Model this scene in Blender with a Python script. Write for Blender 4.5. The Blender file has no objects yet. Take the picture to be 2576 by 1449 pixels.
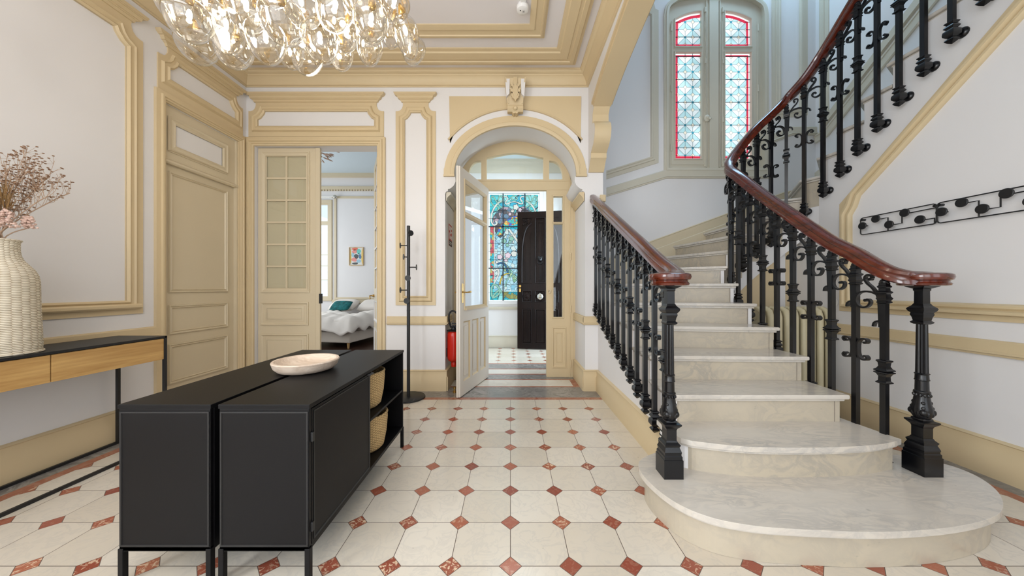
import bpy, bmesh, math, random
from mathutils import Vector, Matrix
from mathutils.geometry import tessellate_polygon
random.seed(7)
S = bpy.context.scene
COL = S.collection
PI = math.pi

# ---------------------------------------------------------------- camera, world, exposure, lights
FPX, CX, CY, H = 815.0, 1284.0, 724.5, 1.25
cam_d = bpy.data.cameras.new('camera'); cam = bpy.data.objects.new('camera', cam_d); COL.objects.link(cam)
cam_d.sensor_width = 36.0; cam_d.lens = 36.0*FPX/2576.0; cam_d.shift_x = (1288.0-CX)/2576.0
cam_d.clip_start = .05
cam.location = (0, 0, H); cam.rotation_euler = (PI/2, 0, 0)
S.camera = cam
S.view_settings.view_transform = 'Standard'; S.view_settings.look = 'None'
S.view_settings.gamma = 1.0; S.view_settings.use_curve_mapping = False
S.view_settings.exposure = 0.0
w = bpy.data.worlds.new('world'); S.world = w; w.use_nodes = True
wb = w.node_tree.nodes['Background']; wb.inputs[0].default_value = (.75, .87, 1.0, 1); wb.inputs[1].default_value = 1.3

def area(name, loc, rot, sx, sy, power, color, spread=PI):
    l = bpy.data.lights.new(name, 'AREA'); l.shape = 'RECTANGLE'; l.size = sx; l.size_y = sy
    l.energy = power; l.color = color; l.spread = spread
    o = bpy.data.objects.new(name, l); COL.objects.link(o); o.location = loc; o.rotation_euler = rot
    return o
def point(name, loc, power, color, r=.05):
    l = bpy.data.lights.new(name, 'POINT'); l.energy = power; l.color = color; l.shadow_soft_size = r
    o = bpy.data.objects.new(name, l); COL.objects.link(o); o.location = loc
    return o
DAY = (.86, .93, 1.0); COOL = (.62, .80, 1.0); WARM = (1.0, .95, .87)
# added fill light in front of the solid rear wall, behind the camera
area('rear_fill', (.4, -2.9, 2.0), (PI/2, 0, 0), 5.6, 3.2, 140, (.83, .915, 1.0))
# added overhead fill for the hall, behind the camera
area('hall_overhead_fill', (-1.1, -.9, 3.75), (0, 0, 0), 2.0, 1.4, 40, (.92, .96, 1.0))
# added fill to brighten the right wall, behind and left of the camera
area('side_fill', (-3.12, -1.5, 1.9), (PI/2, 0, -PI/2), 1.8, 2.2, 135, (.86, .94, 1.0))
# daylight through the stained windows of the stairwell
area('stair_window_light', (3.3, 4.25, 6.1), (-PI/7, 0, 0), 1.8, .7, 30, (.45, .74, 1.0))
area('stair_top_fill', (2.7, 1.6, 6.3), (0, 0, 0), 2.6, 3.6, 8, (.58, .79, 1.0))  # added cool fill under the closed stairwell ceiling, no opening there
# daylight in the bedroom and in the vestibule
area('bedroom_daylight', (-6.2, 6.5, 2.1), (PI/2, 0, -PI/2), 3.4, 3.0, 105, (.90, .96, 1.0))
area('vestibule_light', (.1, 5.6, 3.84), (0, 0, 0), 1.2, .8, 24, (.78, .91, 1.0))
area('entrance_daylight', (2.0, 6.0, 1.9), (PI/2, 0, PI/2), 1.0, 2.4, 115, (.72, .88, 1.0))
# chandelier lamps
for q, (lx, ly, lz) in enumerate([(-1.40, 1.62, 2.62), (-1.13, 1.70, 2.62), (-.86, 1.62, 2.62), (-1.26, 1.92, 2.7), (-.98, 1.92, 2.7)]):
    point('chandelier_lamp', (lx, ly, lz), 5.0, WARM, .04)

# ---------------------------------------------------------------- materials
def lin(r, g, b):
    f = lambda c: (c/255.0)/12.92 if c/255.0 <= .04045 else ((c/255.0+.055)/1.055)**2.4
    return (f(r), f(g), f(b), 1)
class NT:
    def __init__(s, name):
        s.m = bpy.data.materials.new(name); s.m.use_nodes = True
        s.t = s.m.node_tree; s.b = s.t.nodes['Principled BSDF']; s.out = s.t.nodes['Material Output']
    def n(s, typ, **kw):
        x = s.t.nodes.new(typ)
        for k, v in kw.items():
            if k.startswith('i_'):
                x.inputs[int(k[2:]) if k[2:].isdigit() else k[2:]].default_value = v
            else: setattr(x, k, v)
        return x
    def l(s, a, b): s.t.links.new(a, b)
    def math(s, op, a, b=None, c=None, clamp=False):
        x = s.n('ShaderNodeMath', operation=op, use_clamp=clamp)
        for i, v in enumerate((a, b, c)):
            if v is None: continue
            if isinstance(v, (int, float)): x.inputs[i].default_value = v
            else: s.l(v, x.inputs[i])
        return x.outputs[0]
    def mix(s, fac, a, b):
        x = s.n('ShaderNodeMix', data_type='RGBA')
        for sock, v in ((x.inputs[0], fac), (x.inputs[6], a), (x.inputs[7], b)):
            if isinstance(v, (int, float)): sock.default_value = v
            elif isinstance(v, tuple): sock.default_value = v
            else: s.l(v, sock)
        return x.outputs[2]
    def noise(s, scale, detail=3, vec=None, rough=.5, dist=0):
        x = s.n('ShaderNodeTexNoise'); x.inputs['Scale'].default_value = scale; x.inputs['Detail'].default_value = detail
        x.inputs['Roughness'].default_value = rough; x.inputs['Distortion'].default_value = dist
        if vec is not None: s.l(vec, x.inputs['Vector'])
        return x
    def ramp(s, fac, stops, interp='LINEAR'):
        x = s.n('ShaderNodeValToRGB'); x.color_ramp.interpolation = interp
        e = x.color_ramp.elements
        while len(e) < len(stops): e.new(.5)
        for el, (p, c) in zip(e, stops): el.position = p; el.color = c
        s.l(fac, x.inputs[0]); return x.outputs[0]
    def bump(s, h, strength=.2, dist=.01):
        x = s.n('ShaderNodeBump'); x.inputs['Strength'].default_value = strength; x.inputs['Distance'].default_value = dist
        s.l(h, x.inputs['Height']); s.l(x.outputs[0], s.b.inputs['Normal'])
    def coord(s, kind='Object'):
        return s.n('ShaderNodeTexCoord').outputs[kind]

def plain(name, col, rough=.5, metal=0, spec=.5, var=.0, nscale=6, bump=0, bscale=60):
    k = NT(name); c = k.coord()
    if var:
        nz = k.noise(nscale, 4, c)
        d = tuple(max(0, v*(1-var)) for v in col[:3])+(1,); e = tuple(min(1, v*(1+var)) for v in col[:3])+(1,)
        k.l(k.ramp(nz.outputs[0], [(.3, d), (.7, e)]), k.b.inputs['Base Color'])
    else: k.b.inputs['Base Color'].default_value = col
    k.b.inputs['Roughness'].default_value = rough; k.b.inputs['Metallic'].default_value = metal
    k.b.inputs['Specular IOR Level'].default_value = spec
    if bump: k.bump(k.noise(bscale, 3, c).outputs[0], bump, .004)
    return k.m

def marble(name, base, vein, scale=3.0, rough=.22, stretch=(1, 1, 1)):
    k = NT(name); c = k.coord()
    mp = k.n('ShaderNodeMapping'); mp.inputs['Scale'].default_value = stretch; mp.inputs['Rotation'].default_value = (.4, .3, .6); k.l(c, mp.inputs[0])
    n1 = k.noise(scale, 6, mp.outputs[0], .62, 1.2)
    n2 = k.noise(scale*.35, 3, mp.outputs[0])
    v = k.math('ABSOLUTE', k.math('SUBTRACT', n1.outputs[0], .5))
    f = k.math('MULTIPLY', k.ramp(v, [(.0, (1, 1, 1, 1)), (.10, (0, 0, 0, 1))]), k.ramp(n2.outputs[0], [(.38, (.15, .15, .15, 1)), (.7, (1, 1, 1, 1))]))
    sp = k.noise(26, 3, c); spf = k.ramp(sp.outputs[0], [(.70, (0, 0, 0, 1)), (.78, (1, 1, 1, 1))])
    warm = tuple(x*y for x, y in zip(base[:3], (1.0, .965, .90)))+(1,)
    b = k.mix(n2.outputs[0], base, warm)
    b = k.mix(k.math('MULTIPLY', f, .55), b, vein)
    b = k.mix(k.math('MULTIPLY', spf, .28), b, tuple(x*.55 for x in vein[:3])+(1,))
    k.l(b, k.b.inputs['Base Color']); k.b.inputs['Roughness'].default_value = rough
    return k.m

M = {}
M['wall'] = plain('painted_plaster_white', lin(229, 226, 225), .62, var=.012, nscale=1.5, bump=.03, bscale=9)
M['ceil'] = plain('ceiling_white', lin(227, 222, 222), .7)
M['tan'] = plain('moulding_tan_paint', lin(212, 191, 153), .5, var=.015, nscale=3)
M['leafp'] = plain('door_leaf_pale_cool_lit', lin(220, 212, 200), .45)  # pale leaf colour, with the cool light on it partly mixed in
M['tan2'] = plain('door_greige_paint', lin(212, 197, 168), .45, var=.015, nscale=3)
M['tan_grey'] = plain('stairwell_moulding_paint', lin(206, 198, 180), .5, var=.015, nscale=3)
M['iron'] = plain('black_cast_iron', lin(8, 8, 12), .28, spec=.5)
M['black'] = plain('black_powder_coat', lin(13, 12, 14), .45, spec=.2)
M['blackm'] = plain('matt_black_metal', lin(24, 24, 26), .45)
M['white'] = plain('white_plastic', lin(232, 230, 228), .4)
M['brass'] = plain('aged_brass', lin(196, 160, 92), .25, metal=.9)
M['chrome'] = plain('satin_nickel', lin(200, 198, 190), .2, metal=1)
M['linen'] = plain('white_linen', lin(232, 224, 216), .9, var=.02, bump=.3, bscale=14)
M['bedbase'] = plain('beige_bed_upholstery', lin(214, 204, 192), .9)
M['teal_cloth'] = plain('teal_printed_cloth', lin(20, 96, 98), .9, var=.5, nscale=16)
M['wood_leg'] = plain('pale_wood', lin(205, 165, 110), .5, var=.1, nscale=20)
M['red'] = plain('extinguisher_red', lin(196, 34, 14), .25)
M['rubber'] = plain('black_rubber', lin(18, 18, 20), .5)
M['radiator'] = plain('radiator_cream_enamel', lin(206, 194, 160), .45, bump=.35, bscale=55)
M['seed'] = plain('dried_seed_brown', lin(142, 108, 82), .9)
M['stem'] = plain('dried_stem', lin(178, 150, 126), .9)
M['pink'] = plain('dried_pink_bloom', lin(216, 186, 172), .95)
M['pampas'] = plain('dried_grass_head', lin(150, 116, 72), .95)
M['grout'] = plain('seam_dark', lin(110, 100, 92), .8)
M['red_print'] = plain('red_print', lin(190, 50, 44), .5)
M['frame_oak'] = plain('pale_oak_frame', lin(208, 178, 130), .5)
M['step'] = marble('step_marble', lin(210, 203, 194), lin(160, 158, 158), 5, .16, (1, 2.8, 1.8))
M['riser'] = marble('riser_marble', lin(192, 181, 163), lin(146, 142, 138), 5, .3, (1, 2.2, 1.4))
M['band_grey'] = marble('grey_marble_band', lin(128, 124, 122), lin(196, 192, 186), 7, .25)
M['band_red'] = marble('red_marble_band', lin(160, 96, 76), lin(214, 180, 156), 9, .25)
M['band_white'] = marble('white_marble_band', lin(224, 218, 208), lin(170, 166, 160), 4, .16)

def wood(name, c1, c2, axis=0, scale=2.2, rough=.4, ring=14):
    k = NT(name); c = k.coord()
    sc = [ring, ring, ring]; sc[axis] = ring*.07
    mp = k.n('ShaderNodeMapping'); mp.inputs['Scale'].default_value = sc; k.l(c, mp.inputs[0])
    n1 = k.noise(scale, 5, mp.outputs[0], .6, .8); n2 = k.noise(scale*5, 2, mp.outputs[0])
    f = k.math('ADD', k.math('MULTIPLY', n1.outputs[0], .75), k.math('MULTIPLY', n2.outputs[0], .25))
    k.l(k.ramp(f, [(.32, c1), (.68, c2)]), k.b.inputs['Base Color'])
    k.b.inputs['Roughness'].default_value = rough
    return k.m
M['mahogany'] = wood('polished_mahogany', lin(52, 16, 8), lin(104, 38, 18), 1, 2, .2, 9)
M['mahogany'].node_tree.nodes['Principled BSDF'].inputs['Coat Weight'].default_value = .6
M['oakfront'] = wood('oak_drawer_front', lin(172, 128, 72), lin(214, 174, 112), 1, 1.6, .45, 10)
M['bowlwood'] = wood('pale_paulownia_wood', lin(196, 172, 150), lin(232, 214, 196), 0, 2, .55, 14)
M['darkfloor'] = wood('dark_parquet', lin(46, 30, 24), lin(82, 56, 44), 0, 2, .3, 8)
M['darkdoor'] = wood('dark_stained_door', lin(14, 8, 8), lin(34, 20, 16), 2, 2, .30, 10)
M['darkdoor'].node_tree.nodes['Principled BSDF'].inputs['Specular IOR Level'].default_value = .14

def weave(name, c1, c2, su, sv, bump=.9, rough=.8):
    """wicker woven round a vertical axis: angle and height from object coordinates"""
    k = NT(name); c = k.coord(); sx = k.n('ShaderNodeSeparateXYZ'); k.l(c, sx.inputs[0])
    a = k.math('ARCTAN2', sx.outputs[1], sx.outputs[0])
    u = k.math('MULTIPLY', a, su/(2*PI)); v = k.math('MULTIPLY', sx.outputs[2], sv)
    par = k.math('MODULO', k.math('FLOOR', k.math('ADD', u, 100)), 2)
    ph = k.math('ADD', v, k.math('MULTIPLY', par, .5))
    row = k.math('ABSOLUTE', k.math('SINE', k.math('MULTIPLY', ph, PI)))
    colm = k.math('ABSOLUTE', k.math('SINE', k.math('MULTIPLY', u, PI)))
    h = k.math('ADD', k.math('MULTIPLY', row, .7), k.math('MULTIPLY', colm, .3))
    nz = k.noise(40, 2, c)
    hh = k.math('ADD', k.math('MULTIPLY', h, .8), k.math('MULTIPLY', nz.outputs[0], .3))
    k.l(k.ramp(hh, [(.15, c1), (.75, c2)]), k.b.inputs['Base Color'])
    k.b.inputs['Roughness'].default_value = rough; k.bump(h, bump, .006)
    return k.m
M['wicker'] = weave('white_wicker', lin(176, 152, 116), lin(236, 226, 206), 26, 105)
M['seagrass'] = weave('seagrass_weave', lin(120, 88, 48), lin(212, 180, 128), 64, 62)

def floor_tiles(name, x0, y0, s, d=.19, last=99):
    k = NT(name); c = k.n('ShaderNodeNewGeometry').outputs['Position']; sx = k.n('ShaderNodeSeparateXYZ'); k.l(c, sx.inputs[0])
    gx = k.math('DIVIDE', k.math('SUBTRACT', sx.outputs[0], x0), s); gy = k.math('DIVIDE', k.math('SUBTRACT', sx.outputs[1], y0), s)
    rx = k.math('ROUND', gx); ry = k.math('ROUND', gy)
    du = k.math('ABSOLUTE', k.math('SUBTRACT', gx, rx)); dv = k.math('ABSOLUTE', k.math('SUBTRACT', gy, ry))
    sm = k.math('ADD', du, dv)
    inr = k.math('LESS_THAN', ry, last-.5)
    dia = k.math('MULTIPLY', k.math('LESS_THAN', sm, d), inr)
    gw = .0062
    g1 = k.math('LESS_THAN', du, gw); g2 = k.math('LESS_THAN', dv, gw)
    line = k.math('MULTIPLY', k.math('MAXIMUM', g1, g2), k.math('SUBTRACT', 1, dia))
    edge = k.math('MULTIPLY', k.math('LESS_THAN', k.math('ABSOLUTE', k.math('SUBTRACT', sm, d)), gw*1.15), inr)
    gr = k.math('MAXIMUM', line, edge)
    # per tile / per diamond randomness
    fx = k.math('FLOOR', gx); fy = k.math('FLOOR', gy)
    def rnd(a, b, W):
        cb = k.n('ShaderNodeCombineXYZ'); k.l(a, cb.inputs[0]); k.l(b, cb.inputs[1]); cb.inputs[2].default_value = W
        wn = k.n('ShaderNodeTexWhiteNoise'); k.l(cb.outputs[0], wn.inputs['Vector']); return wn
    wt = rnd(fx, fy, 1.0); wd = rnd(rx, ry, 5.0)
    off = k.n('ShaderNodeVectorMath', operation='SCALE'); k.l(wt.outputs['Color'], off.inputs[0]); off.inputs['Scale'].default_value = 30
    pv = k.n('ShaderNodeVectorMath', operation='ADD'); k.l(c, pv.inputs[0]); k.l(off.outputs[0], pv.inputs[1])
    n1 = k.noise(9, 6, pv.outputs[0], .6, 1.0)
    v = k.ramp(k.math('ABSOLUTE', k.math('SUBTRACT', n1.outputs[0], .5)), [(0, (1, 1, 1, 1)), (.05, (0, 0, 0, 1))])
    base = k.mix(wt.outputs['Value'], lin(226, 217, 203), lin(212, 201, 184))
    n2 = k.noise(1.6, 3, pv.outputs[0])
    base = k.mix(k.math('MULTIPLY', v, k.math('MULTIPLY', n2.outputs[0], .42)), base, lin(182, 178, 174))
    sp = k.ramp(k.noise(42, 2, c).outputs[0], [(.73, (0, 0, 0, 1)), (.79, (1, 1, 1, 1))])
    base = k.mix(k.math('MULTIPLY', sp, .3), base, lin(128, 110, 92))
    r1 = k.mix(wd.outputs['Value'], lin(142, 72, 56), lin(178, 108, 82))
    nv = k.noise(30, 4, pv.outputs[0], .6, 1.5)
    vf = k.math('MULTIPLY', k.ramp(nv.outputs[0], [(.52, (0, 0, 0, 1)), (.62, (1, 1, 1, 1))]), k.ramp(wd.outputs['Color'], [(.35, (.1, .1, .1, 1)), (.8, (1, 1, 1, 1))]))
    r1 = k.mix(vf, r1, lin(226, 196, 166))
    col = k.mix(dia, base, r1); col = k.mix(gr, col, lin(96, 82, 72))
    k.l(col, k.b.inputs['Base Color'])
    k.l(k.math('ADD', .17, k.math('MULTIPLY', gr, .5)), k.b.inputs['Roughness'])
    k.bump(k.math('SUBTRACT', 1, gr), .25, .002)
    return k.m
TS = .2715
M['tiles'] = floor_tiles('octagon_marble_tiles', 0.0, 1.456, TS, last=8)
M['tiles2'] = floor_tiles('vestibule_octagon_tiles', 0.06, 5.59, .275)

def glassy(name, tint=(1, 1, 1, 1), amt=.12, power=3.0, rough=.0):
    """thin pane or shell: clear straight through, mirror-like at grazing angles"""
    k = NT(name); k.t.nodes.remove(k.b)
    tr = k.n('ShaderNodeBsdfTransparent'); tr.inputs[0].default_value = tint
    gl = k.n('ShaderNodeBsdfGlossy'); gl.inputs['Roughness'].default_value = rough
    lw = k.n('ShaderNodeLayerWeight'); lw.inputs[0].default_value = .5
    f = k.math('ADD', amt, k.math('MULTIPLY', k.math('POWER', lw.outputs['Facing'], power), 1-amt), clamp=True)
    mx = k.n('ShaderNodeMixShader'); k.l(f, mx.inputs[0]); k.l(tr.outputs[0], mx.inputs[1]); k.l(gl.outputs[0], mx.inputs[2])
    k.l(mx.outputs[0], k.out.inputs[0]); return k.m
M['pane'] = glassy('window_pane', (.97, .985, .98, 1), .05, 4)
M['pane_mirror'] = glassy('door_pane', (.93, .95, .95, 1), .22, 3)
M['bubble'] = glassy('smoked_bubble_glass', (.965, .94, .885, 1), .10, 1.9, .03)
def emit(name, col, st):
    k = NT(name); k.b.inputs['Base Color'].default_value = tuple(v*.12 for v in col[:3])+(1,)
    k.b.inputs['Emission Color'].default_value = col; k.b.inputs['Emission Strength'].default_value = st; return k.m
M['bulb'] = emit('lit_bulb', (1.0, .88, .70, 1), 22)
M['daylight'] = emit('bright_window_view', (.86, .95, 1.0, 1), 1.4)

def stained_grid(name, X0, Z0, s):
    """leaded diamonds; object coordinates x and z in metres from the lattice origin"""
    k = NT(name); c = k.n('ShaderNodeNewGeometry').outputs['Position']; sx = k.n('ShaderNodeSeparateXYZ'); k.l(c, sx.inputs[0])
    gx = k.math('DIVIDE', k.math('SUBTRACT', sx.outputs[0], X0), s); gz = k.math('DIVIDE', k.math('SUBTRACT', sx.outputs[2], Z0), s)
    rx = k.math('ROUND', gx); rz = k.math('ROUND', gz)
    du = k.math('ABSOLUTE', k.math('SUBTRACT', gx, rx)); dv = k.math('ABSOLUTE', k.math('SUBTRACT', gz, rz)); sm = k.math('ADD', du, dv)
    par = k.math('ABSOLUTE', k.math('MODULO', k.math('ADD', rx, rz), 2))
    d = k.math('ADD', .17, k.math('MULTIPLY', par, .09))
    dia = k.math('LESS_THAN', sm, d)
    fx = k.math('SUBTRACT', gx, k.math('FLOOR', gx)); fz = k.math('SUBTRACT', gz, k.math('FLOOR', gz))
    fpar = k.math('ABSOLUTE', k.math('MODULO', k.math('ADD', k.math('FLOOR', gx), k.math('FLOOR', gz)), 2))
    fx2 = k.math('ABSOLUTE', k.math('SUBTRACT', fx, fpar))
    lw = .022
    diag = k.math('LESS_THAN', k.math('ABSOLUTE', k.math('SUBTRACT', fx2, fz)), lw*1.3)
    grid = k.math('LESS_THAN', k.math('MINIMUM', du, dv), lw)
    ln = k.math('MULTIPLY', k.math('MAXIMUM', diag, grid), k.math('SUBTRACT', 1, dia))
    edge = k.math('LESS_THAN', k.math('ABSOLUTE', k.math('SUBTRACT', sm, d)), lw*1.2)
    lead = k.math('MAXIMUM', ln, edge)
    nz = k.noise(5, 3, c)
    tri = k.math('LESS_THAN', fx2, fz)
    colr = k.mix(k.math('MULTIPLY', nz.outputs[0], .9), (.60, .80, .86, 1), (.34, .74, .80, 1))
    colr = k.mix(k.math('MULTIPLY', tri, .75), colr, (.92, .97, 1.0, 1))
    dc = k.mix(par, (0.02, .33, .50, 1), (.90, .86, .72, 1))
    colr = k.mix(dia, colr, dc); colr = k.mix(lead, colr, (.03, .08, .10, 1))
    k.b.inputs['Base Color'].default_value = (.05, .07, .08, 1); k.l(colr, k.b.inputs['Emission Color'])
    bright = k.ramp(k.noise(2.2, 2, c).outputs[0], [(.38, (.85, .85, .85, 1)), (.62, (1.5, 1.5, 1.5, 1))])
    k.l(bright, k.b.inputs['Emission Strength']); k.b.inputs['Roughness'].default_value = .2
    return k.m
def stained_cells(name, stops, scale, st=1.0, lead=.035):
    k = NT(name); c = k.coord()
    v = k.n('ShaderNodeTexVoronoi'); v.inputs['Scale'].default_value = scale; k.l(c, v.inputs['Vector'])
    e = k.n('ShaderNodeTexVoronoi', feature='DISTANCE_TO_EDGE'); e.inputs['Scale'].default_value = scale; k.l(c, e.inputs['Vector'])
    sp = k.n('ShaderNodeSeparateColor'); k.l(v.outputs['Color'], sp.inputs[0])
    colr = k.ramp(sp.outputs[0], stops, 'CONSTANT')
    colr = k.mix(k.math('LESS_THAN', e.outputs['Distance'], lead), colr, (.01, .03, .05, 1))
    k.b.inputs['Base Color'].default_value = (.04, .06, .07, 1); k.l(colr, k.b.inputs['Emission Color']); k.b.inputs['Emission Strength'].default_value = st*1.0
    return k.m
def flatglass(name, col, st=.80): return emit(name, col, st)
M['sg_turq'] = stained_cells('stained_turquoise', [(0, (.0, .52, .62, 1)), (.3, (.06, .62, .66, 1)), (.55, (.25, .74, .74, 1)), (.8, (.0, .42, .62, 1))], 9)
M['sg_sky'] = stained_cells('stained_pale_blue', [(0, (.32, .62, .78, 1)), (.35, (.45, .75, .85, 1)), (.6, (.62, .76, .74, 1)), (.8, (.22, .55, .72, 1))], 14)
M['sg_wing'] = stained_cells('stained_wing_brown', [(0, (.06, .03, .03, 1)), (.3, (.16, .09, .06, 1)), (.5, (.12, .22, .34, 1)), (.75, (.45, .32, .38, 1))], 14)
M['sg_bird'] = stained_cells('stained_bird_colours', [(0, (.85, .55, .05, 1)), (.3, (.70, .12, .05, 1)), (.5, (.05, .50, .45, 1)), (.75, (.02, .10, .65, 1))], 16)
M['sg_leaf'] = stained_cells('stained_leaf_green', [(0, (.18, .45, .25, 1)), (.3, (.40, .62, .35, 1)), (.6, (.10, .34, .26, 1)), (.8, (.30, .62, .55, 1))], 12)
M['sg_border'] = stained_cells('stained_border_column', [(0, (.60, .04, .04, 1)), (.28, (.0, .45, .55, 1)), (.5, (.55, .42, .08, 1)), (.7, (.62, .05, .06, 1)), (.85, (.10, .55, .50, 1))], 17)
M['sg_olive'] = stained_cells('stained_olive_knot', [(0, (.25, .24, .03, 1)), (.4, (.30, .32, .05, 1)), (.65, (.0, .36, .48, 1))], 15)
M['sg_white'] = flatglass('stained_milk_white', (.80, .86, .82, 1))
M['sg_mint'] = flatglass('stained_mint', (.30, .62, .50, 1))
M['sg_pink'] = flatglass('stained_pink_bloom', (.86, .72, .82, 1))
M['sg_navy'] = flatglass('stained_blue_stem', (.03, .16, .34, 1))
M['sg_yellow'] = flatglass('stained_yellow_stem', (.70, .55, .05, 1))
M['sg_red'] = flatglass('stained_red_border', (.72, .03, .08, 1), .95)
M['sg_edge'] = flatglass('stained_clear_edge', (.90, .97, 1.0, 1), 1.1)
M['lead'] = plain('leading', (.01, .015, .03, 1), .4)

# ---------------------------------------------------------------- mesh helpers
ORG = {}
def tag(o, label=None, cat=None, group=None, kind=None):
    if label: o['label'] = label
    if cat: o['category'] = cat
    if group: o['group'] = group
    if kind: o['kind'] = kind
    return o
def empty(name, loc, label=None, cat=None, group=None, rz=0, kind=None, local=False):
    o = bpy.data.objects.new(name, None); COL.objects.link(o); o.location = loc; o.rotation_euler = (0, 0, rz); o.empty_display_size = .1
    ORG[o.name] = Vector((0, 0, 0)) if local else Vector(loc)
    return tag(o, label, cat, group, kind)
class MB:
    def __init__(s): s.v = []; s.f = []; s.mi = []; s.cur = 0
    def add(s, vs, fs):
        b = len(s.v); s.v += [tuple(p) for p in vs]; s.f += [tuple(b+i for i in f) for f in fs]; s.mi += [s.cur]*len(fs); return s
    def box(s, x0, x1, y0, y1, z0, z1):
        return s.add([(x0, y0, z0), (x1, y0, z0), (x1, y1, z0), (x0, y1, z0), (x0, y0, z1), (x1, y0, z1), (x1, y1, z1), (x0, y1, z1)],
                     [(3, 2, 1, 0), (4, 5, 6, 7), (0, 1, 5, 4), (1, 2, 6, 5), (2, 3, 7, 6), (3, 0, 4, 7)])
    def prism(s, loops, h0, h1, mp):
        """2D polygon with holes, extruded from h0 to h1, mapped to 3D"""
        if not isinstance(loops[0][0], (tuple, list)): loops = [loops]
        flat = [p for lp in loops for p in lp]
        tris = tessellate_polygon([[Vector((p[0], p[1], 0)) for p in lp] for lp in loops])
        vs = [mp(p[0], p[1], h0) for p in flat]+[mp(p[0], p[1], h1) for p in flat]; n = len(flat)
        fs = [tuple(t) for t in tris]+[tuple(i+n for i in reversed(t)) for t in tris]
        b = 0
        for lp in loops:
            m = len(lp)
            for i in range(m):
                j = (i+1) % m; fs.append((b+i, b+j, n+b+j, n+b+i))
            b += m
        return s.add(vs, fs)
    def strip(s, path, prof, mp, closed=True, side=1):
        """mitred moulding: prof = [(offset to the left of travel, height)], path is 2D"""
        n = len(path); rings = []
        for i in range(n):
            p = Vector(path[i][:2])
            a = Vector(path[i-1][:2]) if (closed or i > 0) else None
            b = Vector(path[(i+1) % n][:2]) if (closed or i < n-1) else None
            d1 = (p-a).normalized() if a is not None else None; d2 = (b-p).normalized() if b is not None else None
            if d1 is None: d1 = d2
            if d2 is None: d2 = d1
            n1 = Vector((-d1.y, d1.x)); n2 = Vector((-d2.y, d2.x)); m = n1+n2
            if m.length < 1e-6: m = n1.copy()
            m.normalize(); k = 1/max(.35, m.dot(n1)); rings.append((p, m*k*side))
        vs = []; L = len(prof)
        for p, m in rings:
            for (o, h) in prof:
                q = p+m*o; vs.append(mp(q.x, q.y, h))
        fs = []
        for i in range(n if closed else n-1):
            j = (i+1) % n
            for t in range(L-1): fs.append((i*L+t, j*L+t, j*L+t+1, i*L+t+1))
        if not closed:
            tr = tessellate_polygon([[Vector((o, h, 0)) for o, h in prof]])
            fs += [tuple(t) for t in tr]+[tuple((n-1)*L+i for i in reversed(t)) for t in tr]
        return s.add(vs, fs)
    def lathe(s, prof, c=(0, 0, 0), seg=24, rot=0, sx=1, sy=1, cap=True):
        """prof = [(radius, z)] about a vertical axis at c"""
        vs = []; L = len(prof)
        for (r, z) in prof:
            for i in range(seg):
                a = rot+2*PI*i/seg; vs.append((c[0]+r*sx*math.cos(a), c[1]+r*sy*math.sin(a), c[2]+z))
        fs = [(t*seg+i, t*seg+(i+1) % seg, (t+1)*seg+(i+1) % seg, (t+1)*seg+i) for t in range(L-1) for i in range(seg)]
        if cap: fs += [tuple(range(seg-1, -1, -1)), tuple((L-1)*seg+i for i in range(seg))]
        return s.add(vs, fs)
    def tube(s, pts, r, seg=8, closed=False, flat=None):
        """round tube, or flat=(w,t): rectangular bar"""
        pts = [Vector(p) for p in pts]; n = len(pts); vs = []
        up0 = Vector((0, 0, 1)); prev = None
        for i in range(n):
            a = pts[i-1] if (i > 0 or closed) else pts[i]; b = pts[(i+1) % n] if (i < n-1 or closed) else pts[i]
            d = (b-a).normalized()
            if prev is None:
                u = up0 if abs(d.dot(up0)) < .95 else Vector((1, 0, 0))
            else: u = prev
            u = (u-d*u.dot(d)).normalized(); prev = u; wv = d.cross(u)
            rr = r[i] if isinstance(r, (list, tuple)) else r
            if flat:
                for (p, q) in ((1, 1), (1, -1), (-1, -1), (-1, 1)): vs.append(pts[i]+wv*p*flat[0]/2+u*q*flat[1]/2)
            else:
                for k in range(seg):
                    t = 2*PI*k/seg; vs.append(pts[i]+u*rr*math.cos(t)+wv*rr*math.sin(t))
        sg = 4 if flat else seg
        fs = [(i*sg+k, i*sg+(k+1) % sg, ((i+1) % n)*sg+(k+1) % sg, ((i+1) % n)*sg+k) for i in range(n if closed else n-1) for k in range(sg)]
        if not closed: fs += [tuple(range(sg-1, -1, -1)), tuple((n-1)*sg+k for k in range(sg))]
        return s.add(vs, fs)
    def ribbon(s, pts2, w_, y0, y1):
        """flat strap in the x-z plane: centreline pts2 (x,z), thickness w_, between y0 and y1"""
        n = len(pts2); vs = []
        for i in range(n):
            a = Vector(pts2[max(0, i-1)]); b = Vector(pts2[min(n-1, i+1)]); d = (b-a).normalized(); nn = Vector((-d.y, d.x)); p = Vector(pts2[i])
            for q in (1, -1):
                for yy in (y0, y1): vs.append((p.x+nn.x*q*w_/2, yy, p.y+nn.y*q*w_/2))
        fs = []
        for i in range(n-1):
            b = i*4; c = b+4
            fs += [(b, b+1, c+1, c), (b+3, b+2, c+2, c+3), (b+2, b, c, c+2), (b+1, b+3, c+3, c+1)]
        fs += [(0, 2, 3, 1), (4*(n-1), 4*(n-1)+1, 4*(n-1)+3, 4*(n-1)+2)]
        return s.add(vs, fs)
    def disc(s, c, nrm, r, t, seg=20):
        nrm = Vector(nrm).normalized(); c = Vector(c); return s.tube([c, c+nrm*t], r, seg)
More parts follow.
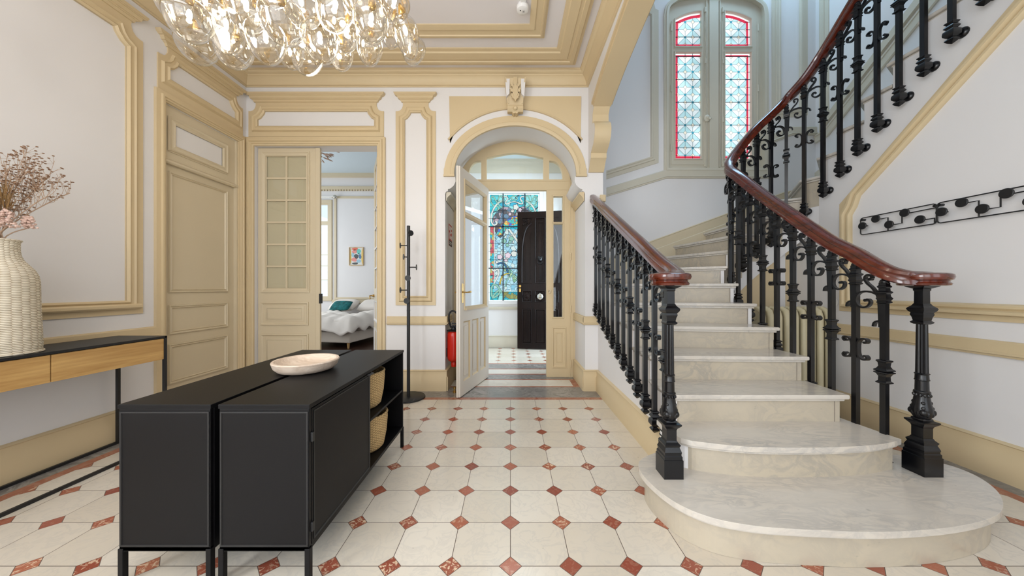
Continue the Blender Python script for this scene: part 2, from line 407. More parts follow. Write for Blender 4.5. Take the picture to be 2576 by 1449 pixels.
    def ball(s, c, rx, ry, rz, nu=16, nv=10):
        prof = [(math.sin(PI*i/nv), -math.cos(PI*i/nv)) for i in range(nv+1)]; vs = []
        for (r, z) in prof:
            for i in range(nu):
                a = 2*PI*i/nu; vs.append((c[0]+rx*r*math.cos(a), c[1]+ry*r*math.sin(a), c[2]+rz*z))
        return s.add(vs, [(t*nu+i, t*nu+(i+1) % nu, (t+1)*nu+(i+1) % nu, (t+1)*nu+i) for t in range(nv) for i in range(nu)])
    def build(s, name, mat, parent=None, smooth=False, bevel=0, bseg=2, sub=0, kind=None, label=None, cat=None, group=None, merge=True):
        me = bpy.data.meshes.new(name)
        if parent is None:
            xs = [p[0] for p in s.v]; ys = [p[1] for p in s.v]; zs = [p[2] for p in s.v]
            org = Vector(((min(xs)+max(xs))/2, (min(ys)+max(ys))/2, min(zs)))
        else: org = ORG.get(parent.name, Vector((0, 0, 0)))
        me.from_pydata([tuple(Vector(p)-org) for p in s.v], [], s.f)
        mats = mat if isinstance(mat, (list, tuple)) else [mat]
        for m_ in mats: me.materials.append(m_)
        for p, mi in zip(me.polygons, s.mi): p.material_index = mi
        bm = bmesh.new(); bm.from_mesh(me)
        if merge: bmesh.ops.remove_doubles(bm, verts=bm.verts, dist=1e-5)
        bmesh.ops.recalc_face_normals(bm, faces=bm.faces); bm.to_mesh(me); bm.free()
        o = bpy.data.objects.new(name, me); COL.objects.link(o)
        if parent is None: o.location = org
        else: o.parent = parent
        ORG[o.name] = org
        if smooth:
            for p in me.polygons: p.use_smooth = True
            if smooth != 'all': me.set_sharp_from_angle(angle=math.radians(38))
        if bevel:
            md = o.modifiers.new('bevel', 'BEVEL'); md.width = bevel; md.segments = bseg; md.limit_method = 'ANGLE'; md.angle_limit = math.radians(40); md.harden_normals = False
        if sub:
            md = o.modifiers.new('sub', 'SUBSURF'); md.levels = sub; md.render_levels = sub
        return tag(o, label, cat, group, kind)

def planefar(Y): return lambda u, v, h: (u, Y-h, v)          # seen from -Y, h towards the camera
def planeX(X, sgn): return lambda u, v, h: (X+sgn*h, u, v)   # u = Y
def planeZ(Z, sgn=-1): return lambda u, v, h: (u, v, Z+sgn*h)
def loc2(u, v, h): return (u, -h, v)
def PX(px, py, Y): return ((px-CX)/FPX*Y, H+(CY-py)/FPX*Y)   # picture point -> (X,Z) on a frontal wall at depth Y
def rect(u0, u1, v0, v1): return [(u0, v0), (u1, v0), (u1, v1), (u0, v1)]
def arc(cx, cz, a, b, t0, t1, n=24): return [(cx+a*math.cos(math.radians(t0+(t1-t0)*i/n)), cz+b*math.sin(math.radians(t0+(t1-t0)*i/n))) for i in range(n+1)]
def catmull(pts, n=8, closed=False):
    P = [Vector(p) for p in pts]; out = []; m = len(P)
    for i in range(m if closed else m-1):
        p0 = P[(i-1) % m] if (closed or i > 0) else P[0]; p1 = P[i]; p2 = P[(i+1) % m]; p3 = P[(i+2) % m] if (closed or i+2 < m) else P[-1]
        for k in range(n):
            t = k/n; out.append(.5*((2*p1)+(-p0+p2)*t+(2*p0-5*p1+4*p2-p3)*t*t+(-p0+3*p1-3*p2+p3)*t**3))
    if not closed: out.append(P[-1])
    return out

# ================================================================ THE SETTING
XL, XR, YF, XH, XP, ZC = -3.22, 3.20, 3.95, .95, 1.13, 3.853
YB, ZT, XO, YW = -3.05, 6.5, 4.38, 4.65     # rear wall, stairwell ceiling, stairwell outer wall, stairwell window wall
VY, VXL, VXR, VZ = 6.80, -1.0, 1.15, 3.90   # vestibule
BY, BX0, BX1, BZ = 8.6, -6.4, -1.2, 4.27    # bedroom
far, left_, right_ = planefar(YF), planeX(XL, 1), planeX(XR, -1)
win_, outer_ = planefar(YW), planeX(XO, -1)

# ---- floor
fl = MB(); FM = [M['tiles'], M['band_grey'], M['band_red'], M['band_white'], M['tiles2']]
def fr(mi, x0, x1, y0, y1):
    fl.cur = mi; fl.add([(x0, y0, 0), (x1, y0, 0), (x1, y1, 0), (x0, y1, 0)], [(0, 1, 2, 3)])
t0 = 2.9865
fr(0, -t0, t0, YB, 3.628)
for sg in (-1, 1):
    a, b = sorted((sg*t0, sg*3.06)); fr(2, a, b, YB, 3.628)
    a, b = sorted((sg*3.06, sg*3.22)); fr(1, a, b, YB, 3.628)
fr(2, XL, XR, 3.628, 3.70); fr(1, XL, XR, 3.70, 3.95)
fr(1, -.9, 1.0, 3.95, 4.08); fr(2, -.80, .88, 4.08, 4.125); fr(1, -.9, -.80, 4.08, 4.40); fr(1, .88, 1.0, 4.08, 4.40)
fr(2, .80, .88, 4.125, 4.40); fr(3, -.80, .80, 4.125, 4.40); fr(2, -.9, 1.0, 4.40, 4.445); fr(1, -.9, 1.0, 4.445, 4.56)
fr(1, VXL, VXR, 4.56, 4.68); fr(2, VXL, VXR, 4.68, 4.72); fr(3, VXL, VXR, 4.72, 4.98); fr(2, VXL, VXR, 4.98, 5.02)
fr(1, VXL, VXR, 5.02, 5.33); fr(2, VXL, VXR, 5.33, 5.38); fr(4, VXL, VXR, 5.38, 6.72); fr(1, VXL, VXR, 6.72, VY)
fl.build('floor', FM, kind='structure', merge=False)
MB().box(BX0, BX1, 3.96, BY, -.06, -.002).build('floor_bedroom', M['darkfloor'], kind='structure')

# ---- far wall with the bedroom doorway and the arch to the vestibule
ACX, ASP, AA, AB = .058, 2.64, .742, .582
leftjamb = [(-.795, 0), (-.795, 2.40), (-.785, 2.425), (-.762, 2.43), (-.762, 2.455), (-.73, 2.465), (-.69, 2.50), (-.667, 2.55), (-.672, 2.60), (-.684, ASP)]
rightjamb = [(2*ACX-u, v) for (u, v) in reversed(leftjamb)]
arch_in = arc(ACX, ASP, AA, AB, 180, 0, 32)
def mp_far(u, v, h):
    if h < -.3 and abs(u-ACX) < .76 and v > 2.59 and v < 3.3: return (ACX+(u-ACX)*1.09, YF-h, v+max(0, v-ASP)*.16)
    return (u, YF-h, v)
fw = MB()
fw.prism([(XL, 0), (-3.12, 0), (-3.12, 2.98), (-1.62, 2.98), (-1.62, 0), (-1.2, 0), (-1.2, 3.97), (XL, 3.97)], 0, -.17, far)
fw.prism([(-1.2, 0)]+leftjamb+arch_in[1:-1]+rightjamb+[(XP, 0), (XP, 3.97), (-1.2, 3.97)], 0, -.61, mp_far)
fw.build('wall_far', M['wall'], kind='structure', smooth=True)
MB().box(XH, XP, YF+.02, YW, 3.97, ZT).build('wall_pier', M['wall'], kind='structure')

# ---- side walls, rear wall, ceilings
lw_ = MB(); lw_.prism([rect(YB, YF, 0, 3.97), rect(3.013, 3.825, .0015, 2.98)], 0, -.2, left_); lw_.build('wall_left', M['wall'], kind='structure')
MB().box(XL-.2, XO+.2, YB-.15, YB, 0, ZT).build('wall_rear', M['wall'], kind='structure')
MB().box(XL-.2, XH, YB, YF, ZC, ZC+.1).build('ceiling', M['ceil'], kind='structure')
MB().box(XH, XO+.2, YB, YW+.2, ZT, ZT+.1).build('ceiling_stairwell', M['ceil'], kind='structure')
MB().box(XO, XO+.2, YB, YW+.2, 0, ZT).build('wall_stairwell', M['wall'], kind='structure')

# arch wall between hall and stairwell (u = Y, v = Z), white cheek with a tan band round the opening
brk = [(3.945, 2.66), (3.93, 2.66), (3.90, 2.70), (3.85, 2.765), (3.82, 2.785), (3.82, 2.84), (3.80, 2.855), (3.71, 2.90), (3.655, 2.965), (3.635, 3.04), (3.65, 3.10), (3.69, 3.14), (3.74, 3.15), (3.74, 3.25), (3.68, 3.317)]
acurve = [tuple(p) for p in catmull([(3.68, 3.317), (3.40, 3.395), (3.09, 3.46), (2.57, 3.535), (1.6, 3.60), (.6, 3.54), (-.3, 3.30), (-.8, 2.9), (-1.0, 2.4)], 6)]
edge = brk+acurve[1:]
aw = MB(); aw.prism([(3.95, 2.66)]+edge+[(-1.0, 0), (YB, 0), (YB, ZT), (3.95, ZT)], 0, XP-XH, planeX(XH, 1))
aw.build('wall_arch', M['wall'], kind='structure', smooth=True)
ab = MB()
band = lambda pts, o: [(p[0], p[1]) for p in pts]
n1 = len(brk)
def offs(pts, d):
    out = []
    for i, p in enumerate(pts):
        a = Vector(pts[max(0, i-1)]); b = Vector(pts[min(len(pts)-1, i+1)]); t = (b-a).normalized(); out.append((p[0]+t.y*d, p[1]-t.x*d))
    return out
bo = offs(brk, -.006); bi = offs(brk, .004)
ab.prism(brk[:]+list(reversed(bo)), -.002, XP-XH+.002, planeX(XH, 1))
ai = acurve; ao = offs(acurve, .075); ad = offs(acurve, -.006)
ab.prism(ad+list(reversed(ao)), -.012, XP-XH+.012, planeX(XH, 1))
ao2 = offs(acurve, .055); ai2 = offs(acurve, .02)
ab.prism(ai2+list(reversed(ao2)), -.028, XP-XH+.028, planeX(XH, 1))
ab.build('trim_1', M['tan'], kind='structure', smooth=True)
MB().box(1.09, 1.16, 3.93, 4.02, 2.30, 2.385).build('trim_2', M['tan'], kind='structure', bevel=.008)

# ---- ceiling mouldings of the hall
zc = planeZ(ZC, -1); hall = [(XL, YB), (XH, YB), (XH, YF), (XL, YF)]
c = MB()
c.strip(hall, [(0, .158), (.014, .158), (.016, .148), (.030, .145), (.034, .12), (.06, .075), (.085, .06), (.088, .05), (.10, .045), (.118, .02), (.125, .018), (.125, 0)], zc)
c.strip(hall, [(.20, 0), (.20, .022), (.225, .026), (.235, .04), (.275, .042), (.28, .032), (.31, .03), (.315, .038), (.40, .03), (.41, .018), (.446, .012), (.446, 0)], zc)
c.strip(hall, [(.60, 0), (.60, .02), (.615, .03), (.64, .03), (.645, .02), (.70, .014), (.71, .024), (.735, .02), (.76, .008), (.76, 0)], zc)
c.build('trim_3', M['tan'], kind='structure', smooth=True)

# ---- wall panels, door surrounds and rails
HOLEP = [(0, .010), (0, .020), (.014, .034), (.028, .022), (.050, .022), (.060, .032), (.072, .012)]
def panel(mb, mp, u0, u1, z0, ztop, mu, hz0, hz1, ch, cap=True, neck=.085, hole=True):
    nk = neck
    a = [(u1, ztop-.115), (u1-.025, ztop-.115)]+[(u1-.025-nk*.75*math.sin(math.radians(t)), ztop-.115+.08*(1-math.cos(math.radians(t)))) for t in (25, 50, 75, 90)]+[(u1-nk, ztop)]
    poly = [(u0, z0), (u1, z0)]+a+[(u0+u1-p[0], p[1]) for p in reversed(a)]
    hu0, hu1 = u0+mu, u1-mu
    hp = [(hu0, hz0), (hu1, hz0), (hu1, hz1-ch), (hu1-ch*.35, hz1-ch*.8), (hu1-ch*.75, hz1-ch*.3), (hu1-ch*.85, hz1), (hu0+ch*.85, hz1), (hu0+ch*.75, hz1-ch*.3), (hu0+ch*.35, hz1-ch*.8), (hu0, hz1-ch)]
    mb.prism([poly, hp], 0, .012, mp)
    mb.strip(hp, HOLEP, mp, True, -1)
    if cap:
        for (e, za, zb, hh) in ((-.072, ztop-.008, ztop+.018, .024), (-.055, ztop+.018, ztop+.030, .030), (-.035, ztop+.030, ztop+.062, .038), (-.012, ztop+.062, ztop+.072, .046), (.004, ztop+.072, ztop+.098, .052)):
            mb.prism([(u0-e, za), (u1+e, za), (u1+e+.012, zb), (u0-e-.012, zb)], 0, hh, mp)
CAS = [(0, 0), (0, .018), (.016, .024), (.020, .034), (.040, .034), (.046, .046), (.066, .046), (.072, .030), (.118, .026), (.118, 0)]
t = MB()
t.strip([(-3.12, 0), (-3.12, 2.98), (-1.62, 2.98), (-1.62, 0)], [(min(o, .10), h) for o, h in CAS], far, False)
t.build('trim_4', M['tan'], kind='structure', smooth=True)
t = MB(); panel(t, far, -3.185, -1.54, 3.09, 3.515, .115, 3.217, 3.395, .10); t.build('trim_5', M['tan'], kind='structure', smooth=True)
t = MB(); panel(t, far, -1.395, -.909, 1.04, 3.515, .112, 1.155, 3.38, .085); t.build('trim_6', M['tan'], kind='structure', smooth=True)
# left wall: door surround, over-door, large panel
t = MB(); t.strip([(3.825, 0), (3.825, 2.98), (3.013, 2.98), (3.013, 0)], [(min(o, .086) if False else o*.75, h) for o, h in CAS], left_, False, -1)
t.build('trim_7', M['tan'], kind='structure', smooth=True)
t = MB(); panel(t, left_, 2.95, 3.885, 3.07, 3.515, .10, 3.217, 3.395, .09); t.build('trim_8', M['tan'], kind='structure', smooth=True)
t = MB(); panel(t, left_, -1.2, 2.83, 1.03, 3.515, .125, 1.145, 3.37, .10); t.strip([(-1.1, 1.075), (2.79, 1.075)], [(0, .012), (0, .04), (.012, .052), (.03, .052), (.042, .04), (.042, .012)], left_, False)
t.build('trim_9', M['tan'], kind='structure', smooth=True)
# right wall panel (under the upper flight) with a slanted head
t = MB()
ro = [(-1.2, 1.03), (3.14, 1.03), (3.14, 2.06), (-1.0, 5.9), (-1.2, 5.9)]
ri = [(-1.08, 1.145), (3.03, 1.145), (3.03, 1.93), (2.985, 2.0), (2.955, 2.09), (2.90, 2.14), (-1.08, 5.70)]
t.prism([ro, ri], 0, .012, right_); t.strip(ri, [(0, .012), (0, .02), (.012, .036), (.028, .036), (.04, .024), (.052, .05), (.07, .05), (.08, .012)], right_, True, -1)
t.build('trim_10', M['tan'], kind='structure', smooth=True)
# chair rails and baseboards
RAIL = [(0, 0), (0, .018), (.012, .022), (.018, .034), (.028, .034), (.034, .026), (.095, .026), (.105, .018), (.105, 0)]
BASE = [(0, 0), (0, .036), (.165, .036), (.185, .024), (.235, .022), (.243, .028), (.25, .022), (.255, 0)]
def rail(name, mp, path, mat, prof, side=1):
    m_ = MB(); m_.strip(path, prof, mp, False, side); return m_.build(name, mat, kind='structure', smooth=True)
rail('trim_11', far, [(-1.50, .80), (-.78, .80)], M['tan'], RAIL)
rail('trim_12', far, [(.885, .80), (1.10, .80)], M['tan'], RAIL)
rail('trim_13', left_, [(YB, .80), (2.945, .80)], M['tan'], RAIL)
rail('trim_14', right_, [(YB, .80), (3.62, .80)], M['tan'], RAIL)
rail('baseboard_far', far, [(-1.50, 0), (-.775, 0)], M['tan'], BASE)
rail('baseboard_pier', far, [(.885, 0), (1.10, 0)], M['tan'], BASE)
rail('baseboard_left', left_, [(YB, 0), (2.945, 0)], M['tan'], BASE)
rail('baseboard_right', right_, [(YB, 0), (3.62, 0)], M['tan'], BASE)
rail('baseboard_reveal', planeX(-.795, 1), [(3.93, 0), (4.54, 0)], M['tan'], BASE)
rail('baseboard_jamb', planeX(.911, -1), [(3.93, 0), (4.54, 0)], M['tan'], BASE)
rail('trim_15', planeX(-.795, 1), [(3.93, .80), (4.30, .80)], M['tan'], RAIL)
rail('trim_16', planeX(.911, -1), [(3.93, .80), (4.54, .80)], M['tan'], RAIL)
# arch: archivolt, tan spandrel panel, keystone, imposts
t = MB(); ap = [(-.684, 2.615)]+arch_in+[(.80, 2.615)]
t.strip(ap, [(0, -.01), (0, .022), (.022, .03), (.040, .03), (.046, .022), (.056, .022), (.060, .014), (.123, .014), (.123, 0)], far, False)
for s0, s1 in ((-.812, -.680), (.796, .928)): t.prism(rect(s0, s1, 2.604, 2.626), 0, .034, far); t.prism(rect(s0+.004, s1-.004, 2.620, 2.700), 0, .024, far)
t.build('trim_17', M['tan'], kind='structure', smooth=True)
t = MB()
ea = [(u, v) for (u, v) in arc(ACX, 2.44, 1.02, .985, 142, 38, 26)]
sp = [(-.745, 3.583), (-.735, ea[0][1]-.03)]+ea+[(.855, ea[-1][1]-.03), (.862, 3.583)]
t.prism(sp, 0, .010, far); t.strip(ea, [(0, .01), (0, .024), (.02, .02), (.026, .01)], far, False)
t.build('trim_18', M['tan'], kind='structure', smooth=True)
# moulded corbel on the right jamb
for nm, X_, sg in (('trim_19', .905, -1), ('trim_20', -.789, 1)):
    m_ = MB(); m_.strip([(3.97, 2.32), (4.54, 2.32)], [(0, 0), (.0, .006), (.03, .012), (.055, .03), (.075, .055), (.08, .06), (.105, .06), (.105, 0)], planeX(X_, sg), False); m_.build(nm, M['tan_grey'] if sg > 0 else M['tan'], kind='structure', smooth=True)
k_ = MB()
def ky(u0, u1, u2, u3, z0, z1, h0, h1):
    vs = [(u0, YF, z0), (u1, YF, z0), (u3, YF, z1), (u2, YF, z1), (u0, YF-h0, z0), (u1, YF-h0, z0), (u3, YF-h1, z1), (u2, YF-h1, z1)]
    k_.add(vs, [(0, 1, 2, 3), (7, 6, 5, 4), (0, 4, 5, 1), (1, 5, 6, 2), (2, 6, 7, 3), (3, 7, 4, 0)])
ky(-.032, .148, -.066, .182, 3.375, 3.72, .085, .15)
keyst = k_.build('trim_21', M['tan'], kind='structure', bevel=.006)
k_ = MB()
ky(-.030, -.018, -.064, -.05, 3.44, 3.715, .105, .162); ky(.134, .146, .166, .180, 3.44, 3.715, .105, .162)
vol = [(YF-.02, 3.36), (YF-.10, 3.345), (YF-.125, 3.37), (YF-.12, 3.41), (YF-.09, 3.43), (YF-.02, 3.43)]
k_.add([(-.036, y, z) for y, z in vol]+[(.152, y, z) for y, z in vol], [tuple(range(6)), tuple(range(11, 5, -1))]+[(i, (i+1) % 6, 6+(i+1) % 6, 6+i) for i in range(6)])
def leaf(cx_, cz_, a, L_, w_, y):
    pts = []
    for q in range(9):
        tt = q/8; wd = w_*math.sin(PI*min(1, tt*1.02))*(1+.25*math.sin(tt*22)); pts.append((tt*L_, wd))
    for q in reversed(range(1, 8)):
        tt = q/8; wd = w_*math.sin(PI*min(1, tt*1.02))*(1+.25*math.sin(tt*22)); pts.append((tt*L_, -wd))
    ca, sa = math.cos(a), math.sin(a)
    k_.prism([(cx_+p*ca-q*sa, cz_+p*sa+q*ca) for p, q in pts], y-.02, y, far)
leaf(.058, 3.43, PI/2, .26, .030, .165)
for a, L_, w_, z_ in ((2.3, .10, .022, 3.52), (.85, .10, .022, 3.52), (2.0, .11, .02, 3.45), (1.15, .11, .02, 3.45), (2.5, .07, .018, 3.60), (.65, .07, .018, 3.60)): leaf(.058, z_, a, L_, w_, .16)
k_.box(.036, .080, YF-.16, YF-.1, 3.60, 3.72); k_.ball((.058, YF-.12, 3.375), .03, .03, .022); k_.prism([(.02, 3.345), (.04, 3.325), (.058, 3.335), (.076, 3.325), (.096, 3.345), (.09, 3.37), (.026, 3.37)], 0, .10, far)
k_.build('acanthus_ornament', M['tan'], keyst, smooth=True)
w_ = MB(); ky2 = [(-.058, -.014, 3.50, 3.71), (.130, .174, 3.50, 3.71)]
w_.prism([(-.046, 3.50), (-.012, 3.53), (-.008, 3.705), (-.062, 3.705)], 0, .151, far); w_.prism([(.162, 3.50), (.128, 3.53), (.124, 3.705), (.178, 3.705)], 0, .151, far)
w_.build('white_ground', M['wall'], keyst)

# ---- left wall door (door_1) with transom panel
d = empty('door_1', (XL, 3.42, 0), kind='structure')
m_ = MB(); m_.prism(rect(3.013, 3.825, 2.46, 2.98), -.16, -.02, left_)
m_.build('transom', M['tan2'], d)
m_ = MB(); hp = rect(3.124, 3.634, 2.617, 2.816)
m_.prism([rect(3.07, 3.70, 2.545, 2.875), hp], -.02, -.012, left_); m_.strip(hp, [(0, -.02), (0, -.004), (.012, .004), (.03, -.006), (.045, -.006), (.058, .004), (.066, -.014)], left_, True, -1)
m_.build('transom_moulding', M['tan2'], d, smooth=True)
MB().prism(hp, -.02, -.016, left_).build('transom_panel', M['wall'], d)
m_ = MB(); m_.strip([(3.02, 2.425), (3.82, 2.425)], [(0, -.03), (0, .0), (.012, .012), (.03, .012), (.042, -.01), (.05, -.02)], left_, False); m_.build('drip_mould', M['tan2'], d, smooth=True)
m_ = MB(); m_.prism(rect(3.016, 3.822, .008, 2.43), -.10, -.035, left_)
lf = m_.build('leaf', M['tan2'], d)
m_ = MB()
DPR = [(0, -.035), (.0, -.022), (.010, -.018), (.018, -.026), (.030, -.035)]
for z0, z1 in ((1.206, 2.364), (.805, 1.087), (.33, .713)):
    m_.strip(rect(3.076, 3.722, z0, z1), [(0, -.036), (.004, -.018), (.012, -.018), (.020, -.028), (.028, -.020), (.036, -.036)], left_)
m_.build('leaf_moulding', M['tan2'], lf, smooth=True)
MB().prism(rect(3.808, 3.8255, .002, 2.979), -.12, .003, left_).build('jamb', M['tan2'], d)

# ---- bedroom double door (door_2)
d = empty('door_2', (-2.37, YF+.06, 0), kind='structure')
DY = YF+.05; dfar = planefar(DY)
def glazed(w0, w1, ztop, g0, g1, gz0, gz1, nx, nz, panels, mp, th, root, name, curtain=True):
    m_ = MB(); m_.prism([rect(w0, w1, .008, ztop), rect(g0, g1, gz0, gz1)], 0, -th, mp)
    lf = m_.build(name, M['tan2'], root)
    b = MB(); bw = .011
    for i in range(1, nx):
        u = g0+(g1-g0)*i/nx; b.prism(rect(u-bw, u+bw, gz0, gz1), -.012, -.028, mp)
    for j in range(1, nz):
        v = gz0+(gz1-gz0)*j/nz; b.prism(rect(g0, g1, v-bw, v+bw), -.011, -.029, mp)
    b.strip(rect(g0-.05, g1+.05, gz0-.05, gz1+.05), [(0, 0), (0, .014), (.014, .014), (.022, .006), (.05, -.004), (.056, -.02)], mp)
    b.build('glazing_bars', M['tan2'], lf)
    g = MB(); g.prism(rect(g0-.004, g1+.004, gz0-.004, gz1+.004), -.020, -.023, mp); g.build('glass', M['pane'], lf)
    if curtain:
        g = MB(); g.prism(rect(g0-.01, g1+.01, gz0-.01, gz1+.01), -.030, -.034, mp); g.build('backing_panel', M['tan2'], lf)
    pm = MB()
    for (a, b_, z0, z1) in panels:
        pm.strip(rect(a, b_, z0, z1), [(0, 0), (0, .014), (.014, .016), (.022, .006), (.030, -.002)], mp); pm.strip(rect(a+.06, b_-.06, z0+.05, z1-.05), [(0, 0), (.0, .004), (.02, .010), (.024, .010)], mp)
        pm.prism(rect(a+.086, b_-.086, z0+.076, z1-.076), -.01, .0085, mp)
    pm.build('leaf_moulding', M['tan2'], lf, smooth=True)
    return lf
gx0, gz1_ = PX(667.5, 391.8, DY); gx1, gz0_ = PX(770, 725.6, DY); a0, _ = PX(656, 0, DY); a1, _ = PX(777, 0, DY)
l1 = glazed(-3.115, -2.36, 2.975, gx0, gx1, gz0_, gz1_, 2, 6, [(a0, a1, PX(0, 818, DY)[1], PX(0, 760, DY)[1]), (a0, a1, .12, PX(0, 840, DY)[1])], dfar, .045, d, 'leaf')
MB().prism(rect(-2.40, -2.345, .008, 2.975), .0, .016, dfar).build('astragal', M['tan2'], l1, bevel=.005)
# right leaf, swung open into the bedroom
r = empty('leaf', (0, 0, 0)); r.parent = d; ORG[r.name] = Vector((0, 0, 0))
hx, hy = -1.625, YF+.10
r.location = Vector((hx, hy, 0))-ORG[d.name]; r.rotation_euler = (0, 0, math.atan2(.60, -.31))
def lp(name, mb, mat, **kw):
    o = mb.build(name, mat, r, **kw); return o
m_ = MB(); W_ = .68; fl_ = lambda u, v, h: (u, h, v)
m_.prism([rect(0, W_, .008, 2.975), rect(.13, W_-.13, gz0_, gz1_)], -.022, .022, fl_); lp('leaf_frame', m_, M['tan2'])
m_ = MB()
for j in range(1, 6): v = gz0_+(gz1_-gz0_)*j/6; m_.prism(rect(.13, W_-.13, v-.011, v+.011), -.024, .024, fl_)
m_.prism(rect(W_/2-.011, W_/2+.011, gz0_, gz1_), -.016, .016, fl_)
for h0, h1 in ((-.022, -.034), (.022, .034)):
    for (z0, z1) in ((.12, .70), (.80, 1.08)): m_.strip(rect(.11, W_-.11, z0, z1), [(0, h0), (0, h1), (.014, h1), (.03, h0)], fl_)
lp('glazing_bars', m_, M['wall'])
lp('backing_panel', MB().prism(rect(.12, W_-.12, gz0_-.01, gz1_+.01), -.003, .003, fl_), M['tan2'])
m_ = MB()
for sg in (1, -1):
    m_.disc((W_-.05, .022*sg, 1.14), (0, sg, 0), .022, .012); m_.tube([(W_-.05, .03*sg, 1.14), (W_-.05, .075*sg, 1.14), (W_-.07, .085*sg, 1.138), (W_-.13, .085*sg, 1.12), (W_-.16, .085*sg, 1.10)], .009)
    m_.ball((W_-.05, .04*sg, 1.14), .016, .012, .016)
lp('handle', m_, M['brass'], smooth=True)
m_ = MB(); m_.box(-2.352, -2.336, DY-.02, DY+.03, 1.06, 1.18); m_.build('lock_case', M['blackm'], l1)

# ---- bedroom shell
MB().box(BX1-.0, BX1+.15, YF+.62, BY, 0, BZ).build('wall_bedroom_right', M['wall'], kind='structure')
MB().box(BX0-.15, BX0, YF+.17, BY, 0, BZ).build('wall_bedroom_left', M['wall'], kind='structure')
MB().box(BX0-.15, XL, YF+.02, YF+.17, 0, BZ).build('wall_bedroom_near', M['wall'], kind='structure')
MB().box(BX0-.15, BX1+.0, YF+.02, BY+.2, BZ, BZ+.1).build('ceiling_bedroom', plain('pale_blue_ceiling', lin(206, 218, 224), .7), kind='structure')
MB().box(XL, BX1, YF+.03, YF+.17, 3.97, BZ).build('wall_bedroom_upper', M['wall'], kind='structure')
bfar = planefar(BY)
wx0, wz1 = PX(788, 512, BY); wx1, wz0 = PX(827, 748, BY); wx0 = -5.9
m_ = MB(); m_.prism([rect(BX0, BX1, 0, BZ), rect(wx0, wx1, wz0, wz1)], 0, -.2, bfar); m_.build('wall_bedroom', M['wall'], kind='structure')
wi = empty('window_2', ((wx0+wx1)/2, BY, wz0), kind='structure')
m_ = MB(); hs = []
zz = [wz0+.03, wz0+.03+(wz1-wz0)*.76, wz0+.03+(wz1-wz0)*.80, wz1-.03]
for i in range(2):
    u0 = wx0+.03+(wx1-wx0)*.5*i; u1 = u0+(wx1-wx0)*.5-.06
    hs += [rect(u0, u1, zz[0], zz[1]), rect(u0, u1, zz[2], zz[3])]
m_.prism([rect(wx0, wx1, wz0, wz1)]+hs, .0, -.05, bfar); m_.strip(rect(wx0, wx1, wz0, wz1), [(0, 0), (0, .03), (-.09, .03), (-.10, 0)], bfar)
m_.build('frame', M['tan2'], wi)
MB().prism(rect(wx0, wx1, wz0, wz1), -.03, -.032, bfar).build('glass', M['pane'], wi)
m_ = MB()
for px_, py_, h_ in ((0, 640, 0), (0, 668, 0), (0, 704, 0)):
    z_ = PX(0, py_, BY)[1]; m_.box(wx0, wx1, BY+.10, BY+.12, z_-.012, z_+.012)
m_.build('guard_rail', M['tan2'], wi)
m_ = MB(); z_ = PX(0, 498, BY)[1]; m_.tube([(wx0-.1, BY-.1, z_), (PX(848, 0, BY)[0], BY-.1, z_)], .014); m_.ball((PX(848, 0, BY)[0], BY-.1, z_), .05, .05, .05); m_.tube([(PX(838, 0, BY)[0], BY-.1, z_), (PX(838, 0, BY)[0], BY, z_)], .012)
tag(m_.build('curtain_rod', M['chrome'], smooth=True), 'thin metal curtain rod with ball end above the bedroom window', 'curtain rod')
for nm, y0, y1, hh in (('trim_22', 447, 438, .10), ('trim_23', 478, 470, .05)):
    m_ = MB(); m_.prism(rect(BX0, BX1, PX(0, y0, BY)[1], PX(0, y1, BY)[1]), 0, hh, bfar)
    if nm == 'trim_23':
        z1 = PX(0, 478, BY)[1]
        for q in range(70): u = BX0+.05+q*.073; m_.prism(rect(u, u+.04, z1-.03, z1), 0, .04, bfar)
    m_.build(nm, M['tan2'], kind='structure')
px0, pz0 = PX(842, 753, BY); px1, pz1 = -1.5, PX(0, 494, BY)[1]
m_ = MB(); m_.strip(rect(px0, px1, pz0, pz1), [(0, 0), (0, .025), (.05, .025), (.055, 0)], bfar); m_.build('trim_24', M['tan2'], kind='structure')
rail('baseboard_bedroom', bfar, [(BX0, 0), (BX1, 0)], M['tan2'], BASE)
rail('trim_25', bfar, [(wx1+.1, .84), (BX1, .84)], M['tan2'], RAIL)

# ---- vestibule shell
vb = planefar(VY)
vx0, vz1 = PX(1229, 486, VY); vx1, vz0 = PX(1357, 757, VY)
m_ = MB(); m_.prism([rect(VXL, VXR, 0, VZ), rect(vx0, vx1, vz0, vz1)], 0, -.2, vb); m_.build('wall_vestibule_far', M['wall'], kind='structure')
m_ = MB(); m_.prism([(YF+.61, 0), (5.50, 0), (5.50, 2.86), (6.66, 2.86), (6.66, 0), (VY, 0), (VY, VZ), (YF+.61, VZ)], 0, .2, planeX(VXR, 1)); m_.build('wall_vestibule_right', M['wall'], kind='structure')
MB().box(VXL-.05, VXL, YF+.61, VY, 0, VZ).build('wall_vestibule_left', M['wall'], kind='structure')
MB().box(VXL-.05, VXR+.2, YF+.61, VY+.2, VZ, VZ+.1).build('ceiling_vestibule', plain('vestibule_pale_ceiling', lin(206, 218, 222), .7), kind='structure')
m_ = MB(); vest = [(VXL, YF+.61), (VXR, YF+.61), (VXR, VY), (VXL, VY)]
m_.strip(vest, [(0, .24), (.02, .24), (.03, .2), (.06, .14), (.065, .11), (.13, .05), (.15, .05), (.17, 0)], planeZ(VZ, -1)); m_.build('trim_26', M['tan_grey'], kind='structure', smooth=True)
rail('baseboard_vestibule', vb, [(VXL, 0), (VXR, 0)], M['tan_grey'], BASE)
rail('trim_27', vb, [(VXL, .80), (VXR, .80)], M['tan_grey'], [(0, 0), (0, .02), (.02, .03), (.05, .03), (.06, 0)])
